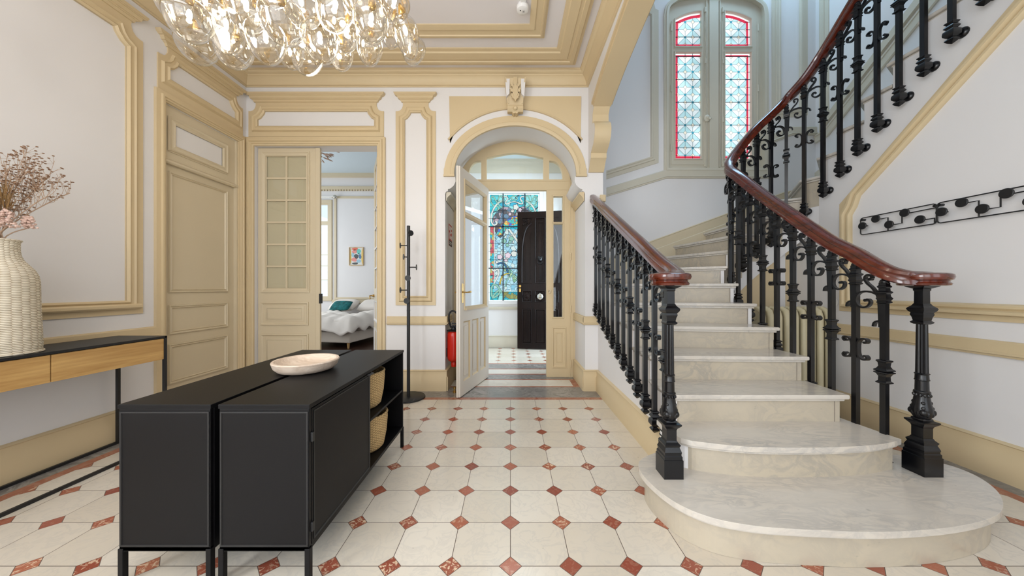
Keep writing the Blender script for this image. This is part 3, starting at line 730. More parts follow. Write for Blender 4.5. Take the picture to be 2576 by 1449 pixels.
m_ = MB(); m_.strip(rect(vx0, vx1, vz0, vz1), [(0, 0), (0, .03), (-.07, .03), (-.08, 0)], vb); m_.build('trim_28', M['wall'], kind='structure')

# stained glass of the vestibule (window_3)
wi = empty('window_3', ((vx0+vx1)/2, VY, vz0), kind='structure')
GW, GH = vx1-vx0, vz1-vz0
def G(u, v): return (vx0+GW*u, vz0+GH*(1-v))     # u, v from the upper left of the glass, 0..1
def sgp(name, poly, mat, y0=.0, th=.004):
    m_ = MB(); P_ = [G(*p) for p in poly]; m_.prism(P_, -.06+y0, -.06+y0+th, vb); o_ = m_.build(name, mat, wi)
    if th < .004:
        m_ = MB(); m_.strip(P_, [(-.005, -.06+y0+th), (-.005, -.06+y0+th+.0012), (.003, -.06+y0+th+.0012), (.003, -.06+y0+th)], vb); m_.build(name+'_leading', M['lead'], o_)
    return o_
sgp('clear_border', [(0, 0), (1, 0), (1, 1), (0, 1)], M['sg_edge'], -.004)
sgp('turquoise_glass', [(.02, .008), (.98, .008), (.98, .992), (.02, .992)], M['sg_turq'])
sgp('pale_blue_glass', [(.10, .33), (.90, .33), (.90, .91), (.10, .91)], M['sg_sky'], .002)
wing = [tuple(p) for p in catmull([(.08, .24), (.16, .17), (.30, .12), (.45, .14), (.52, .22), (.46, .26), (.36, .32), (.26, .40), (.20, .40), (.12, .34)], 4, True)]
sgp('wing_glass', wing, M['sg_wing'], .005, .0039); sgp('far_wing_glass', [(1-a*.95, b) for a, b in wing], M['sg_wing'], .005, .0039)
sgp('bird_glass', [tuple(p) for p in catmull([(.16, .37), (.24, .30), (.38, .24), (.44, .22), (.55, .21), (.60, .27), (.48, .29), (.38, .31), (.30, .36), (.20, .39)], 4, True)], M['sg_bird'], .009)
for q, (u, v, r_) in enumerate([(.54, .125, .055), (.62, .15, .04), (.47, .16, .035), (.42, .19, .03), (.58, .19, .04)]): sgp('blossom_glass', [(u+r_*(1+.18*math.cos(5*a))*math.cos(a), v+r_*.5*(1+.18*math.cos(5*a))*math.sin(a)) for a in [2*PI*i/20 for i in range(20)]], M['sg_pink'] if q % 2 else M['sg_white'], .012+.0004*q, .0039)
for q, (u, v, r_) in enumerate([(.22, .59, .055), (.38, .575, .06), (.50, .56, .06), (.34, .62, .035), (.16, .64, .03), (.37, .48, .035), (.30, .44, .05), (.45, .42, .05), (.62, .60, .05), (.70, .50, .05), (.80, .57, .05), (.42, .45, .03)]):
    sgp('blossom_glass', [(u+r_*(1+.12*math.cos(5*a+q))*math.cos(a), v+r_*.46*(1+.12*math.cos(5*a+q))*math.sin(a)) for a in [2*PI*i/20 for i in range(20)]], M['sg_pink'] if q in (0, 1, 3, 8, 10) else M['sg_white'] if q in (2, 4) else M['sg_mint'], .012+.0004*q, .0039)
for q in range(6): sgp('leaf_glass', [(.34+.09*q+.05*math.cos(a), .69+.05*(q % 3)+.035*math.sin(a)*(1+.3*math.cos(3*a))) for a in [2*PI*i/14 for i in range(14)]], M['sg_leaf'], .008+.0004*q, .0039)
sgp('border_column_glass', [(.03, .30), (.10, .30), (.10, .83), (.03, .83)], M['sg_border'], .006); sgp('border_column_glass', [(.90, .30), (.97, .30), (.97, .83), (.90, .83)], M['sg_border'], .006)
sgp('knot_border_glass', [(.28, .915), (.97, .915), (.97, .985), (.28, .985)], M['sg_olive'], .006); sgp('white_bar_glass', [(.22, .905), (.97, .905), (.97, .913), (.22, .913)], M['sg_white'], .008)
def strap(name, pts, wd, mat, y0, n=10):
    P = [G(*p)[:2] for p in pts]; cc = [tuple(p) for p in catmull(P, n)]
    m_ = MB(); m_.ribbon(cc, wd*1.35, VY+.06-y0-.0015, VY+.06-y0+.001); m_.build(name+'_leading', M['lead'], wi)
    m_ = MB(); m_.ribbon(cc, wd, VY+.06-y0-.004, VY+.06-y0); m_.build(name, mat, wi)
yy = .016
for fl2 in (False, True):
    F = (lambda a: [(1-u, v) for u, v in a]) if fl2 else (lambda a: a)
    strap('white_ribbon_glass', F([(.42, .085), (.36, .095), (.33, .085), (.37, .05), (.35, .028), (.29, .03)]), .022, M['sg_white'], yy)
    strap('white_ribbon_glass', F([(.26, .065), (.16, .10), (.09, .15), (.055, .20), (.05, .25), (.09, .29), (.15, .285), (.16, .265), (.13, .26)]), .030, M['sg_white'], yy+.002)
    strap('mint_ribbon_glass', F([(.05, .03), (.10, .03), (.15, .07), (.22, .115), (.28, .13)]), .022, M['sg_mint'], yy+.003)
    strap('mint_ribbon_glass', F([(.05, .035), (.04, .07), (.10, .11), (.17, .12), (.20, .14), (.16, .16)]), .022, M['sg_mint'], yy+.001)
    strap('mint_ribbon_glass', F([(.20, .03), (.25, .02), (.28, .05), (.24, .08), (.19, .06), (.21, .03)]), .018, M['sg_mint'], yy+.005)
    strap('white_post_glass', F([(.115, .30), (.115, .60), (.115, .88)]), .016, M['sg_white'], yy)
    strap('white_stem_glass', F([(.06, .705), (.11, .72), (.18, .705), (.20, .74), (.16, .79), (.10, .84)]), .030, M['sg_white'], yy+.002)
    strap('white_knot_glass', F([(.06, .96), (.06, .88), (.10, .85), (.17, .86), (.22, .91), (.17, .95), (.08, .97), (.13, .93), (.22, .90), (.26, .93)]), .034, M['sg_mint'], yy+.004)
strap('white_ribbon_glass', [(.40, .085), (.50, .075), (.60, .085)], .020, M['sg_white'], yy+.001)
strap('mint_ribbon_glass', [(.43, .04), (.50, .02), (.57, .045), (.50, .06), (.43, .035)], .018, M['sg_mint'], yy+.003)
strap('white_branch_glass', [(.40, .33), (.52, .41), (.66, .50)], .040, M['sg_white'], yy); strap('white_branch_glass', [(.66, .31), (.56, .36), (.52, .41)], .020, M['sg_white'], yy+.001)
strap('blue_stem_glass', [(.17, .66), (.24, .645), (.31, .66), (.36, .70), (.38, .76)], .030, M['sg_navy'], yy+.002)
strap('yellow_stem_glass', [(.22, .85), (.25, .79), (.31, .755), (.40, .745)], .024, M['sg_yellow'], yy+.003)
strap('green_stem_glass', [(.33, .87), (.35, .82), (.41, .78), (.49, .77)], .022, M['sg_mint'], yy+.004)
m_ = MB()
for u in (.285, .715): a, b = G(u, 0); m_.box(a-.012, a+.012, VY+.02, VY+.045, vz0, vz1)
for v in (.308, .696): a, b = G(0, v); m_.box(vx0, vx1, VY+.02, VY+.045, b-.012, b+.012)
m_.build('glazing_bars', M['lead'], wi)
m_ = MB()
for q in range(1, 13):
    a, b = G(0, q/13); m_.box(vx0, vx1, VY+.036, VY+.042, b-.0028, b+.0028)
m_.build('saddle_bars', M['lead'], wi)

# glazed screen and open leaf between hall and vestibule (door_3)
SY = 4.56; scr = planefar(SY)
d = empty('door_3', (.07, SY, 0), kind='structure')
def P2(px, py): return PX(px, py, SY)
oc, _ = P2(1294.4, 0); ow = P2(1441, 0)[0]-oc; spr = P2(0, 455)[1]; ot = P2(0, 352)[1]-spr
outer = [(oc-ow-.1, 0), (oc-ow-.1, spr)]+arc(oc, spr, ow+.1, ot+.1, 180, 0, 28)[1:-1]+[(oc+ow+.1, spr), (oc+ow+.1, 0)]
dx0, dx1 = P2(1225, 0)[0], P2(1375, 0)[0]; dz = P2(0, 478)[1]
gb, gt = P2(0, 451)[1], P2(0, 384)[1]
cx0, cx1 = P2(1224, 0)[0], P2(1367, 0)[0]; cside = P2(0, 397)[1]
centre = [(cx0, gb), (cx1, gb), (cx1, cside)]+[tuple(p) for p in catmull([(cx1, cside), ((cx0+3*cx1)/4, gt-.028), ((cx0+cx1)/2, gt), ((3*cx0+cx1)/4, gt-.028), (cx0, cside)], 5)][1:]
sx0, sx1 = P2(1381.5, 0)[0], P2(1415.5, 0)[0]; stp = P2(0, 404)[1]
rside = [(sx0, gb), (sx1, gb)]+[(sx0+(sx1-sx0)*math.cos(math.radians(a))**.8, gb+.03+(stp-gb-.03)*math.sin(math.radians(a))) for a in range(5, 90, 12)]+[(sx0, stp)]
lx1_, lx0_ = P2(1210.5, 0)[0], P2(1178, 0)[0]
lside = [(lx0_+lx1_-(u-sx0+lx0_) if False else lx1_-(u-sx0)/(sx1-sx0)*(lx1_-lx0_), v) for u, v in rside]
pg0, pg1 = P2(1392, 0)[0], P2(1415.5, 0)[0]
mul = P2(0, 561)[1]
slr = rect(pg0, pg1, P2(0, 798)[1], mul-.012); slr2 = rect(pg0, pg1, mul+.012, P2(0, 494)[1])
mir = lambda lp_: [(dx0+dx1-u, v) for u, v in lp_]
m_ = MB()
m_.prism([[(dx1, 0)]+[(dx1, dz), (dx0, dz), (dx0, 0)]+outer, centre, rside, lside, slr, slr2, mir(slr), mir(slr2)], 0, -.07, scr)
m_.build('frame', M['tan'], d)
m_ = MB()
for lp_ in (slr, slr2): m_.strip(lp_, [(0, 0), (0, .012), (.014, .012), (.02, 0)], scr, True, -1)
p0, p1 = P2(1389, 0)[0], P2(1424, 0)[0]
m_.strip(rect(p0, p1, P2(0, 925)[1], P2(0, 823)[1]), [(0, 0), (0, .012), (.012, .014), (.02, .004), (.03, 0)], scr); m_.strip(rect(p0+.05, p1-.05, P2(0, 912)[1], P2(0, 836)[1]), [(0, 0), (.004, .006), (.014, .006), (.018, 0)], scr)
m_.strip([(dx0-.35, gb-.02), (oc+ow, gb-.02)], [(0, 0), (0, .006), (-.008, .006), (-.01, 0)], scr, False)
m_.strip([(dx1+.0, dz), (oc+ow, dz)], [(0, 0), (0, .005), (.006, .005), (.006, 0)], scr, False)
m_.strip([(oc+ow-.045, 0), (oc+ow-.045, gb)], [(0, 0), (0, .014), (-.01, .016), (-.014, .008), (-.05, .008), (-.05, 0)], scr, False)
m_.build('screen_moulding', M['tan'], d)
m_ = MB()
for lp_ in (centre, rside, lside, slr, slr2, mir(slr), mir(slr2)): m_.prism(lp_, -.03, -.033, scr)
m_.build('glass', M['pane'], d)
m_ = MB()
for py_ in (645, 777, 914): x_, z_ = P2(1435, py_); m_.tube([(x_, SY-.02, z_-.05), (x_, SY-.02, z_+.05)], .009)
m_.build('hinge', M['tan'], d, smooth=True)
m_ = MB(); x_, z_ = P2(1382, 735); m_.box(x_-.012, x_+.012, SY-.03, SY, z_-.01, z_+.03); m_.box(x_-.02, x_+.0, SY-.03, SY-.01, z_+.012, z_+.022); m_.build('bolt', M['tan2'], d)
# open leaf
r = empty('leaf', (0, 0, 0)); r.parent = d; hx, hy = dx0+.005, SY-.02
ex, ey = -.590, 3.668
r.location = Vector((hx, hy, 0))-ORG[d.name]; LW = math.hypot(ex-hx, ey-hy); r.rotation_euler = (0, 0, math.atan2(ey-hy, ex-hx))
ORG[r.name] = Vector((0, 0, 0)); LT = 2.635
def rp(name, mb, mat, **kw): return mb.build(name, mat, r, **kw)
# local u runs from hinge to free edge; +h is the side that faces the camera
f3 = lambda u, v, h: (u, h, v)
gz0, gzm, gz1 = 1.02, 2.12, 2.50
m_ = MB(); m_.prism([rect(0, LW, .01, LT), rect(.11, LW-.13, gz0, gzm-.02), rect(.11, LW-.13, gzm+.02, gz1), rect(.12, .12+.19, .17, .86), rect(.375, .375+.19, .17, .86), rect(.63, .63+.19, .17, .86)], -.022, .022, f3)
m_.box(LW-.004, LW+.012, -.022, .004, .01, LT)
rp('leaf_frame', m_, M['leafp'], bevel=.003)
m_ = MB()
for sg in (-1, 1):
    h0, h1 = sg*.022, sg*.032
    for (z0, z1) in ((gz0, gzm-.02), (gzm+.02, gz1)): m_.strip(rect(.11, LW-.13, z0, z1), [(0, h0), (-.012, h1), (-.02, h1), (-.026, h0)], f3); m_.strip(rect(.11, LW-.13, z0, z1), [(0, h0), (0.012, sg*.010), (.012, 0)], f3)
    m_.strip([(.10, gz0-.03), (LW-.12, gz0-.03)], [(0, h0), (.0, sg*.045), (.02, sg*.045), (.03, h0)], f3, False)
    for u0 in (.12, .375, .63): m_.strip(rect(u0, u0+.19, .17, .86), [(0, h0), (.018, sg*.004), (.034, sg*.004)], f3)
rp('leaf_moulding', m_, M['tan'])
m_ = MB()
for u0 in (.12, .375, .63): m_.prism(rect(u0, u0+.19, .17, .86), -.006, .006, f3); m_.prism(rect(u0+.045, u0+.145, .225, .805), -.016, .016, f3)
rp('leaf_panels', m_, M['leafp'], bevel=.004)
m_ = MB(); m_.prism(rect(.105, LW-.125, gz0-.005, gz1+.005), -.0015, .0015, f3); rp('leaf_glass', m_, M['pane_mirror'])
m_ = MB()
for sg in (1, -1):
    m_.box(LW-.085, LW-.045, sg*.022-.003, sg*.022+.003, 1.08, 1.30); m_.tube([(LW-.065, sg*.024, 1.20), (LW-.065, sg*.07, 1.20), (LW-.085, sg*.078, 1.20), (LW-.17, sg*.078, 1.205)], [.009, .008, .009, .012])
rp('handle', m_, M['brass'], smooth=True)

# dark entrance door (door_4), standing open against the end wall
d = empty('door_4', (1.07, 6.50, .015), kind='structure')
d.rotation_euler = (0, 0, math.atan2(.15, -.93)); ORG[d.name] = Vector((0, 0, 0))
# local u from hinge towards the free edge; the face that the hall sees is +h (local +y after the turn)
DW, DH = .935, 2.785
f4 = lambda u, v, h: (u, h, v)
m_ = MB(); m_.prism(rect(0, DW, 0, DH), -.03, .03, f4); m_.build('door_slab', M['darkdoor'], d, bevel=.004)
m_ = MB(); m4 = MB()
mo = [(0, .03), (0, .050), (.010, .056), (.018, .050), (.026, .03)]
def rr(u0, u1, z0, z1, mb=m_, pr=mo): mb.strip(rect(u0, u1, z0, z1), pr, f4)
for ci, (a, b) in enumerate(((.640, .840), (.365, .575), (.100, .300))):
    rr(a, b, .105, .81); m_.prism(rect(a+.028, b-.028, .135, .78), .03, .040, f4)
    for q in range(5): m_.box(a+.045+q*.024, a+.056+q*.024, .038, .050, .16, .755)
    rr(a, b, .945, 1.182)
    if ci == 1: rr(a, b, 1.332, 2.655); m_.strip(rect(a+.05, b-.05, 1.39, 2.57), [(0, .03), (.004, .044), (.014, .044), (.018, .03)], f4)
    else:
        iu = b if ci == 2 else a; ou = a if ci == 2 else b; sg = 1 if ou > iu else -1
        m_.strip([(ou, 1.345), (iu, 1.345)], [(0, .03), (0, .05), (.014*-sg*-1, .05), (.02*-sg*-1, .03)], f4, False, 1)
        aa = [tuple(p) for p in catmull([(ou, 1.345), (ou-sg*.0, 1.75), (ou-sg*.015, 2.10), (ou-sg*.055, 2.34), (ou-sg*.11, 2.47), (iu+sg*.006, 2.545)], 8)]
        m_.strip(aa, [(-.012, .03), (-.012, .056), (0, .066), (.012, .056), (.012, .03)], f4, False)
        m_.strip([(ou-sg*.06, 1.40), (ou-sg*.06, 2.15)], [(-.006, .03), (-.004, .044), (.004, .044), (.006, .03)], f4, False)
        m_.strip([(iu+sg*.035, 1.40), (iu+sg*.035, 2.36)], [(-.006, .03), (-.004, .046), (.004, .046), (.006, .03)], f4, False)
        m_.strip([(ou, 2.655), (iu, 2.655), (ou, 2.25)], [(-.006, .03), (-.004, .046), (.004, .046), (.006, .03)], f4, True)
        for q in range(12): uu = random.random()**.8; vv = random.random()*(1-uu); m4.ball((ou-sg*(.022+.12*uu), .034, 2.63-.26*vv), .018, .012, .016, 8, 6)
    m4.tube([((a+b)/2, .03, 1.063), ((a+b)/2, .050, 1.063)], .070, 18)
    for q in range(8): m4.ball(((a+b)/2+.080*math.cos(q*PI/4+.39), .036, 1.063+.080*math.sin(q*PI/4+.39)), .015, .010, .015, 8, 6)
    if ci != 1: m4.ball(((a+b)/2, .056, 1.063), .042, .026, .042)
m_.build('door_moulding', M['darkdoor'], d)
m4.build('carved_ornament', M['darkdoor'], d, smooth=True)
m_ = MB(); m_.lathe([(.055, 0), (.06, .01), (.05, .02), (.03, .024), (.034, .032), (.02, .04), (.001, .042)], seg=24)
m_.v = [(p[0]+.470, .050+p[2], p[1]+1.063) for p in m_.v]; m_.build('door_knob', M['chrome'], d, smooth=True)
m_ = MB(); m_.ball((.470, .05, 1.82), .042, .03, .055, 12, 8); m_.ball((.470, .078, 1.80), .02, .02, .022, 10, 8)
m_.tube([(.470+.045*math.cos(a), .075, 1.765+.05*math.sin(a)) for a in [PI+PI*i/12 for i in range(13)]], .009)
for sg in (-1, 1): m_.ball((.470+sg*.035, .055, 1.85), .02, .015, .025, 8, 6)
m_.build('door_knocker', M['iron'], d, smooth=True)
m_ = MB(); m_.disc((.880, .03, 1.272), (0, 1, 0), .025, .008); m_.box(.860, .900, .03, .038, 1.155, 1.225); m_.build('lock_plate', M['brass'], d)

# ================================================================ STAIRCASE
RS = .185
Rp = {2: (2.215, 1.87), 3: (2.17, 2.135), 4: (2.188, 2.436), 5: (2.19, 2.697), 6: (2.19, 2.941), 7: (2.20, 3.19), 8: (2.25, 3.41), 9: (2.40, 3.56), 10: (2.57, 3.60), 11: (2.78, 3.61), 12: (3.0, 3.585), 13: (3.15, 3.47), 14: (3.21, 3.32), 15: (3.23, 3.13), 16: (3.23, 2.93), 17: (3.23, 2.71), 18: (3.23, 2.50)}
Lp = {2: (1.09, 1.87), 3: (1.09, 2.135), 4: (1.09, 2.475), 5: (1.09, 2.82), 6: (1.09, 3.15), 7: (1.09, 3.52), 8: (1.13, 4.20), 9: (1.90, YW), 10: (2.354, YW), 11: (2.79, YW), 12: (3.27, YW), 13: (3.88, YW), 14: (XO, 4.45), 15: (XO, 4.05), 16: (XO, 3.72), 17: (XO, 3.42), 18: (XO, 3.13)}
NS = 24
for q in range(19, NS+2): Rp[q] = (3.23, 2.50-.225*(q-18)); Lp[q] = (XO, 3.13-.25*(q-18))
lcorner = {8: [(XP, YW)], 13: [(XO, YW)], 7: [(1.09, 3.95), (1.13, 3.95)]}
st = empty('staircase', (1.7, 2.0, 0), 'white veined marble staircase with rounded bottom step winding up under the stained window', 'staircase')
def v2(p): return Vector((p[0], p[1]))
def slab(mb, poly, z0, z1): mb.prism(list(poly), z0, z1, lambda u, v, h: (u, v, h))
def side_n(k):          # unit normal to riser k pointing down the stairs
    a, b = v2(Rp[k]), v2(Lp[k]); d_ = (b-a).normalized(); n_ = Vector((-d_.y, d_.x)); c_ = (v2(Rp[k+1])+v2(Lp[k+1]))/2-(a+b)/2
    return -n_ if n_.dot(c_) > 0 else n_
well = [Rp[k] for k in range(3, NS+2)]
def well_out(k):        # direction from the tread into the well at riser k
    a = v2(Rp[max(3, k-1)]); b = v2(Rp[min(NS+1, k+1)]); t_ = (b-a).normalized(); return Vector((t_.y, -t_.x))
# bottom steps with curved fronts
P1 = [tuple(p) for p in catmull([(1.30, 1.428), (1.60, 1.414), (1.90, 1.434), (2.16, 1.482), (2.36, 1.555), (2.54, 1.685), (2.64, 1.83), (2.635, 1.95), (2.52, 2.05)], 6)]
P1L = [tuple(p) for p in catmull([(1.02, 2.13), (.90, 2.075), (.80, 2.0), (.757, 1.90), (.765, 1.76), (.82, 1.61), (.93, 1.505), (1.10, 1.45), (1.30, 1.428)], 6)]
def inset(poly, d_):
    n = len(poly); out = []
    for i in range(n):
        a, b, c_ = v2(poly[i-1]), v2(poly[i]), v2(poly[(i+1) % n]); t1 = (b-a).normalized(); t2 = (c_-b).normalized()
        n_ = Vector((-t1.y, t1.x))+Vector((-t2.y, t2.x)); n_ = n_.normalized() if n_.length > 1e-6 else Vector((-t1.y, t1.x)); out.append(tuple(b+n_*d_))
    return out
one = P1L[:-1]+P1+[(2.20, 2.16), (1.10, 2.16)]
two = [(.975, 2.16), (.975, 1.95), (1.0, 1.90)]+[tuple(p) for p in catmull([(1.045, 1.865), (1.30, 1.80), (1.65, 1.785), (2.0, 1.81), (2.20, 1.855)], 6)]+[(2.275, 1.885), (2.262, 1.95), (2.235, 2.20)]
def make_step(k, poly, blk, ztop, zb):
    s_ = empty('step', st.location); s_.location = (0, 0, 0); s_.parent = st; ORG[s_.name] = ORG[st.name]
    m_ = MB(); slab(m_, poly, ztop-.030, ztop); slab(m_, inset(poly, .012) if k <= 2 else poly2 if False else poly, ztop-.030, ztop-.0299)
    m_ = MB(); slab(m_, poly, ztop-.030, ztop); m_.build('tread', M['step'], s_, bevel=.011, bseg=3)
    m_ = MB(); slab(m_, blk, zb, ztop-.030); o = m_.build('riser', M['riser'], s_)
    return s_
s1 = make_step(1, one, inset(one, .034), RS, .001)
m_ = MB(); slab(m_, inset(one, .018), RS-.046, RS-.030); m_.build('cove', M['step'], s1, bevel=.006)
m_ = MB()
for (x_, y_) in ((.835, 1.668), (1.36, 1.4585), (2.46, 1.665)): m_ = MB(); m_.box(x_-.0012, x_+.0012, y_+.0, y_+.03, .002, RS-.05); m_.build('joint', M['grout'], s1)
s2 = make_step(2, two, inset(two, .036), 2*RS, RS-.002)
m_ = MB(); slab(m_, inset(two, .018), 2*RS-.048, 2*RS-.030); m_.build('cove', M['step'], s2, bevel=.006)
for k in range(3, NS+1):
    a, b, c_, d_ = v2(Rp[k]), v2(Lp[k]), v2(Lp[k+1]), v2(Rp[k+1])
    n_ = side_n(k); wa, wd = well_out(k), well_out(k+1); n2 = side_n(k+1) if k < NS else n_
    over = .035; cor = [v2(p) for p in lcorner.get(k, [])]
    base = [a, d_-n2*.02, c_-n2*.02]+list(reversed(cor))+[b]
    lo = Vector((-.04, 0)) if k <= 6 else Vector((0, 0)); lo2 = Vector((-.04, 0)) if k <= 5 else Vector((0, 0))
    if k <= 7: base = [a, d_-n2*.02, c_-n2*.02]+list(reversed(cor))+[b]
    top = [a+n_*over+wa*over, d_+wd*over+n2*0, c_+lo2]+list(reversed(cor))+[b+n_*over+lo]
    bl = [tuple(p) for p in base]; tp = [tuple(p) for p in top]
    area2 = sum(tp[i-1][0]*tp[i][1]-tp[i][0]*tp[i-1][1] for i in range(len(tp)))
    if area2 < 0: tp.reverse(); bl.reverse()
    s_ = empty('step', (0, 0, 0)); s_.parent = st; ORG[s_.name] = ORG[st.name]
    m_ = MB(); slab(m_, tp, k*RS-.028, k*RS); m_.build('tread', M['step'], s_, bevel=.010, bseg=3)
    mid = [a+n_*over*.5+wa*over*.5, d_+wd*over*.5, c_+lo2*.5]+list(reversed(cor))+[b+n_*over*.5+lo*.5]
    mp_ = [tuple(p) for p in mid]
    if area2 < 0: mp_.reverse()
    m_ = MB(); slab(m_, mp_, k*RS-.045, k*RS-.028); m_.build('cove', M['step'], s_, bevel=.006)
    zb = .002 if k <= 6 else (k-1)*RS-.12
    m_ = MB(); slab(m_, bl, zb, k*RS-.045); m_.build('riser', M['riser'], s_)
    if k <= 9:      # return joint at the well end of the riser
        e_ = (b-a).normalized(); q_ = a+e_*.035+n_*.0015; m_ = MB()
        m_.tube([(q_.x, q_.y, (k-1)*RS), (q_.x, q_.y, k*RS-.05)], .0016, 4); m_.build('joint', M['grout'], s_)
# white stringer wall on the hall side (u = Y, v = Z)
pts = [(2.135, 0)]
for k in range(3, 7): pts += [(Lp[k][1]-(.13 if k == 3 else 0), k*RS-.046), (Lp[k+1][1], k*RS-.046)]
pts += [(Lp[7][1], 7*RS-.046), (YF, 7*RS-.046), (YF, 0)]
pts[0] = (2.12, 0); pts[1] = (2.12, 3*RS-.046)
m_ = MB(); m_.prism(pts, 0, -.022, planeX(1.068, -1)); m_.build('wall_stair_side', M['wall'], kind='structure')
m_ = MB(); m_.prism([(.985, 2.13), (.985, 1.99), (1.0, 1.945), (1.03, 1.915), (1.0555, 1.905), (1.0555, 2.13)], RS+.001, 2*RS-.050, lambda u, v, h: (u, v, h)); m_.build('wall_stair_end', M['wall'], kind='structure')
rail('baseboard_stair', planeX(1.068, -1), [(2.02, 0), (3.93, 0)], M['tan'], BASE)
# curved stringer round the well
def ribbon_wall(name, path, th, mat, outw):
    vs = []; fs = []
    for i, (x, y, zt, zb) in enumerate(path):
        a = Vector(path[max(0, i-1)][:2]); b = Vector(path[min(len(path)-1, i+1)][:2]); t_ = (b-a).normalized(); n_ = Vector((t_.y, -t_.x))*outw
        for o_ in (0, -th):
            vs += [(x+n_.x*o_, y+n_.y*o_, zt), (x+n_.x*o_, y+n_.y*o_, zb)]
    for i in range(len(path)-1):
        p = i*4; q = p+4
        fs += [(p, q, q+1, p+1), (p+2, p+3, q+3, q+2), (p, p+2, q+2, q), (p+1, q+1, q+3, p+3)]
    fs += [(0, 1, 3, 2), (4*(len(path)-1), 4*(len(path)-1)+2, 4*(len(path)-1)+3, 4*(len(path)-1)+1)]
    m_ = MB(); m_.add(vs, fs); return m_.build(name, mat, kind='structure', merge=False)
wp = []
for k in range(6, 17):
    seg = [Vector(p) for p in catmull([Rp[k-1]+(0,), Rp[k]+(0,), Rp[k+1]+(0,), Rp[k+2]+(0,)], 5)][5:11]
    for i, p in enumerate(seg):
        kk = k+i/5
        zb = max(.0, kk*RS-.62+.04*(kk-10)*0)
        wp.append((p.x, p.y, k*RS-.046, zb))
wp2 = [(x+.0, y, zt, zb) for x, y, zt, zb in wp]
ribbon_wall('wall_well_stringer', wp2, .03, M['wall'], 1)
# wall under the upper flight: stepped head following the treads
pts = [(3.62, 0), (3.62, 1.86), (Rp[13][1]+.02, 2.20)]
pts = [(3.62, 0), (3.62, 1.9), (3.47, 1.95), (3.47, 13*RS-.046), (Rp[14][1], 13*RS-.046)]
for k in range(14, NS+1): pts += [(Rp[k][1], k*RS-.046), (Rp[k+1][1], k*RS-.046)]
pts += [(Rp[NS+1][1], ZT), (YB, ZT), (YB, 0)]
m_ = MB(); m_.prism(pts, 0, -.04, right_); m_.build('wall_right', M['wall'], kind='structure')
# recess under the turn
m_ = MB(); m_.prism([(2.2, 0), (XR, 0), (XR, 1.9), (2.2, 1.3)], 0, -.03, planefar(3.63)); m_.build('wall_recess', M['wall'], kind='structure')
m_ = MB(); m_.prism([(2.2, .9), (2.985, .9), (2.985, 1.72), (2.2, 1.02)], .0, .004, planefar(3.63)); m_.prism([(3.08, .9), (XR, .9), (XR, 1.86), (3.08, 1.80)], 0, .004, planefar(3.63)); m_.build('trim_29', M['tan'], kind='structure')

# ---- stairwell window wall
wl, wr = PX(1680, 0, YW)[0], PX(1921, 0, YW)[0]
def W(px, py): return PX(px, py, YW)
hole = [W(1680, 424), W(1921, 424), W(1921, 40)]+[tuple(p) for p in catmull([W(1921, 40), W(1917, 20), W(1904, 8), (PX(1880, 0, YW)[0], W(0, -2)[1]), W(1800, -13), W(1721, -2), W(1697, 8), W(1684, 20), W(1680, 40)], 4)][1:]
m_ = MB(); m_.prism([[(XP-.1, 0), (XO+.1, 0), (XO+.1, ZT), (XP-.1, ZT)], hole], 0, -.2, win_); m_.build('wall_window', M['wall'], kind='structure')
wi = empty('window_1', ((wl+wr)/2, YW, W(0, 424)[1]), kind='structure')
def archtop(xa, xb, ya, yb):     # glass outline with an arched head rising from (xa,ya) to (xb,yb)
    n = 8; out = []
    for i in range(n+1):
        t_ = i/n; out.append(W(xa+(xb-xa)*t_, ya+(yb-ya)*(1-(1-t_)**1.9)))
    return out
Llow = [W(1701, 397.5), W(1766.5, 397.5), W(1766.5, 128.5), W(1701, 128.5)]; Rlow = [W(1827, 397.5), W(1893, 397.5), W(1893, 128.5), W(1827, 128.5)]
Lup = [W(1701, 113), W(1766.5, 113)]+list(reversed(archtop(1701, 1766.5, 45, 25)))
Rup = [W(1827, 113), W(1893, 113)]+list(archtop(1893, 1827, 45, 25))
m_ = MB(); m_.prism([hole, Llow, Rlow, Lup, Rup], -.03, -.09, win_); m_.build('frame', M['tan_grey'], wi)
m_ = MB()
m_.strip(hole, [(.003, -.03), (.003, .026), (-.03, .03), (-.035, .02), (-.06, .02), (-.06, 0)], win_)
for lp_ in (Llow, Rlow, Lup, Rup): m_.strip(lp_, [(0, -.03), (0, -.016), (-.012, -.014), (-.018, -.03)], win_)
for xa, xb in ((1691, 1777), (1817, 1911)):
    m_.strip([W(xa, 50), W(xa, 413), W(xb, 413), W(xb, 50)], [(0, -.03), (0, -.018), (.014, -.016), (.02, -.03)], win_, False)
for xa in (1780, 1814): m_.strip([W(xa, 420), W(xa, 0)], [(0, -.03), (0, -.008), (.012, -.004), (.02, -.03)], win_, False)
m_.prism([W(1786, 424), W(1809, 424), W(1809, -11), W(1786, -11)], -.03, -.010, win_)
m_.build('window_moulding', M['tan_grey'], wi)
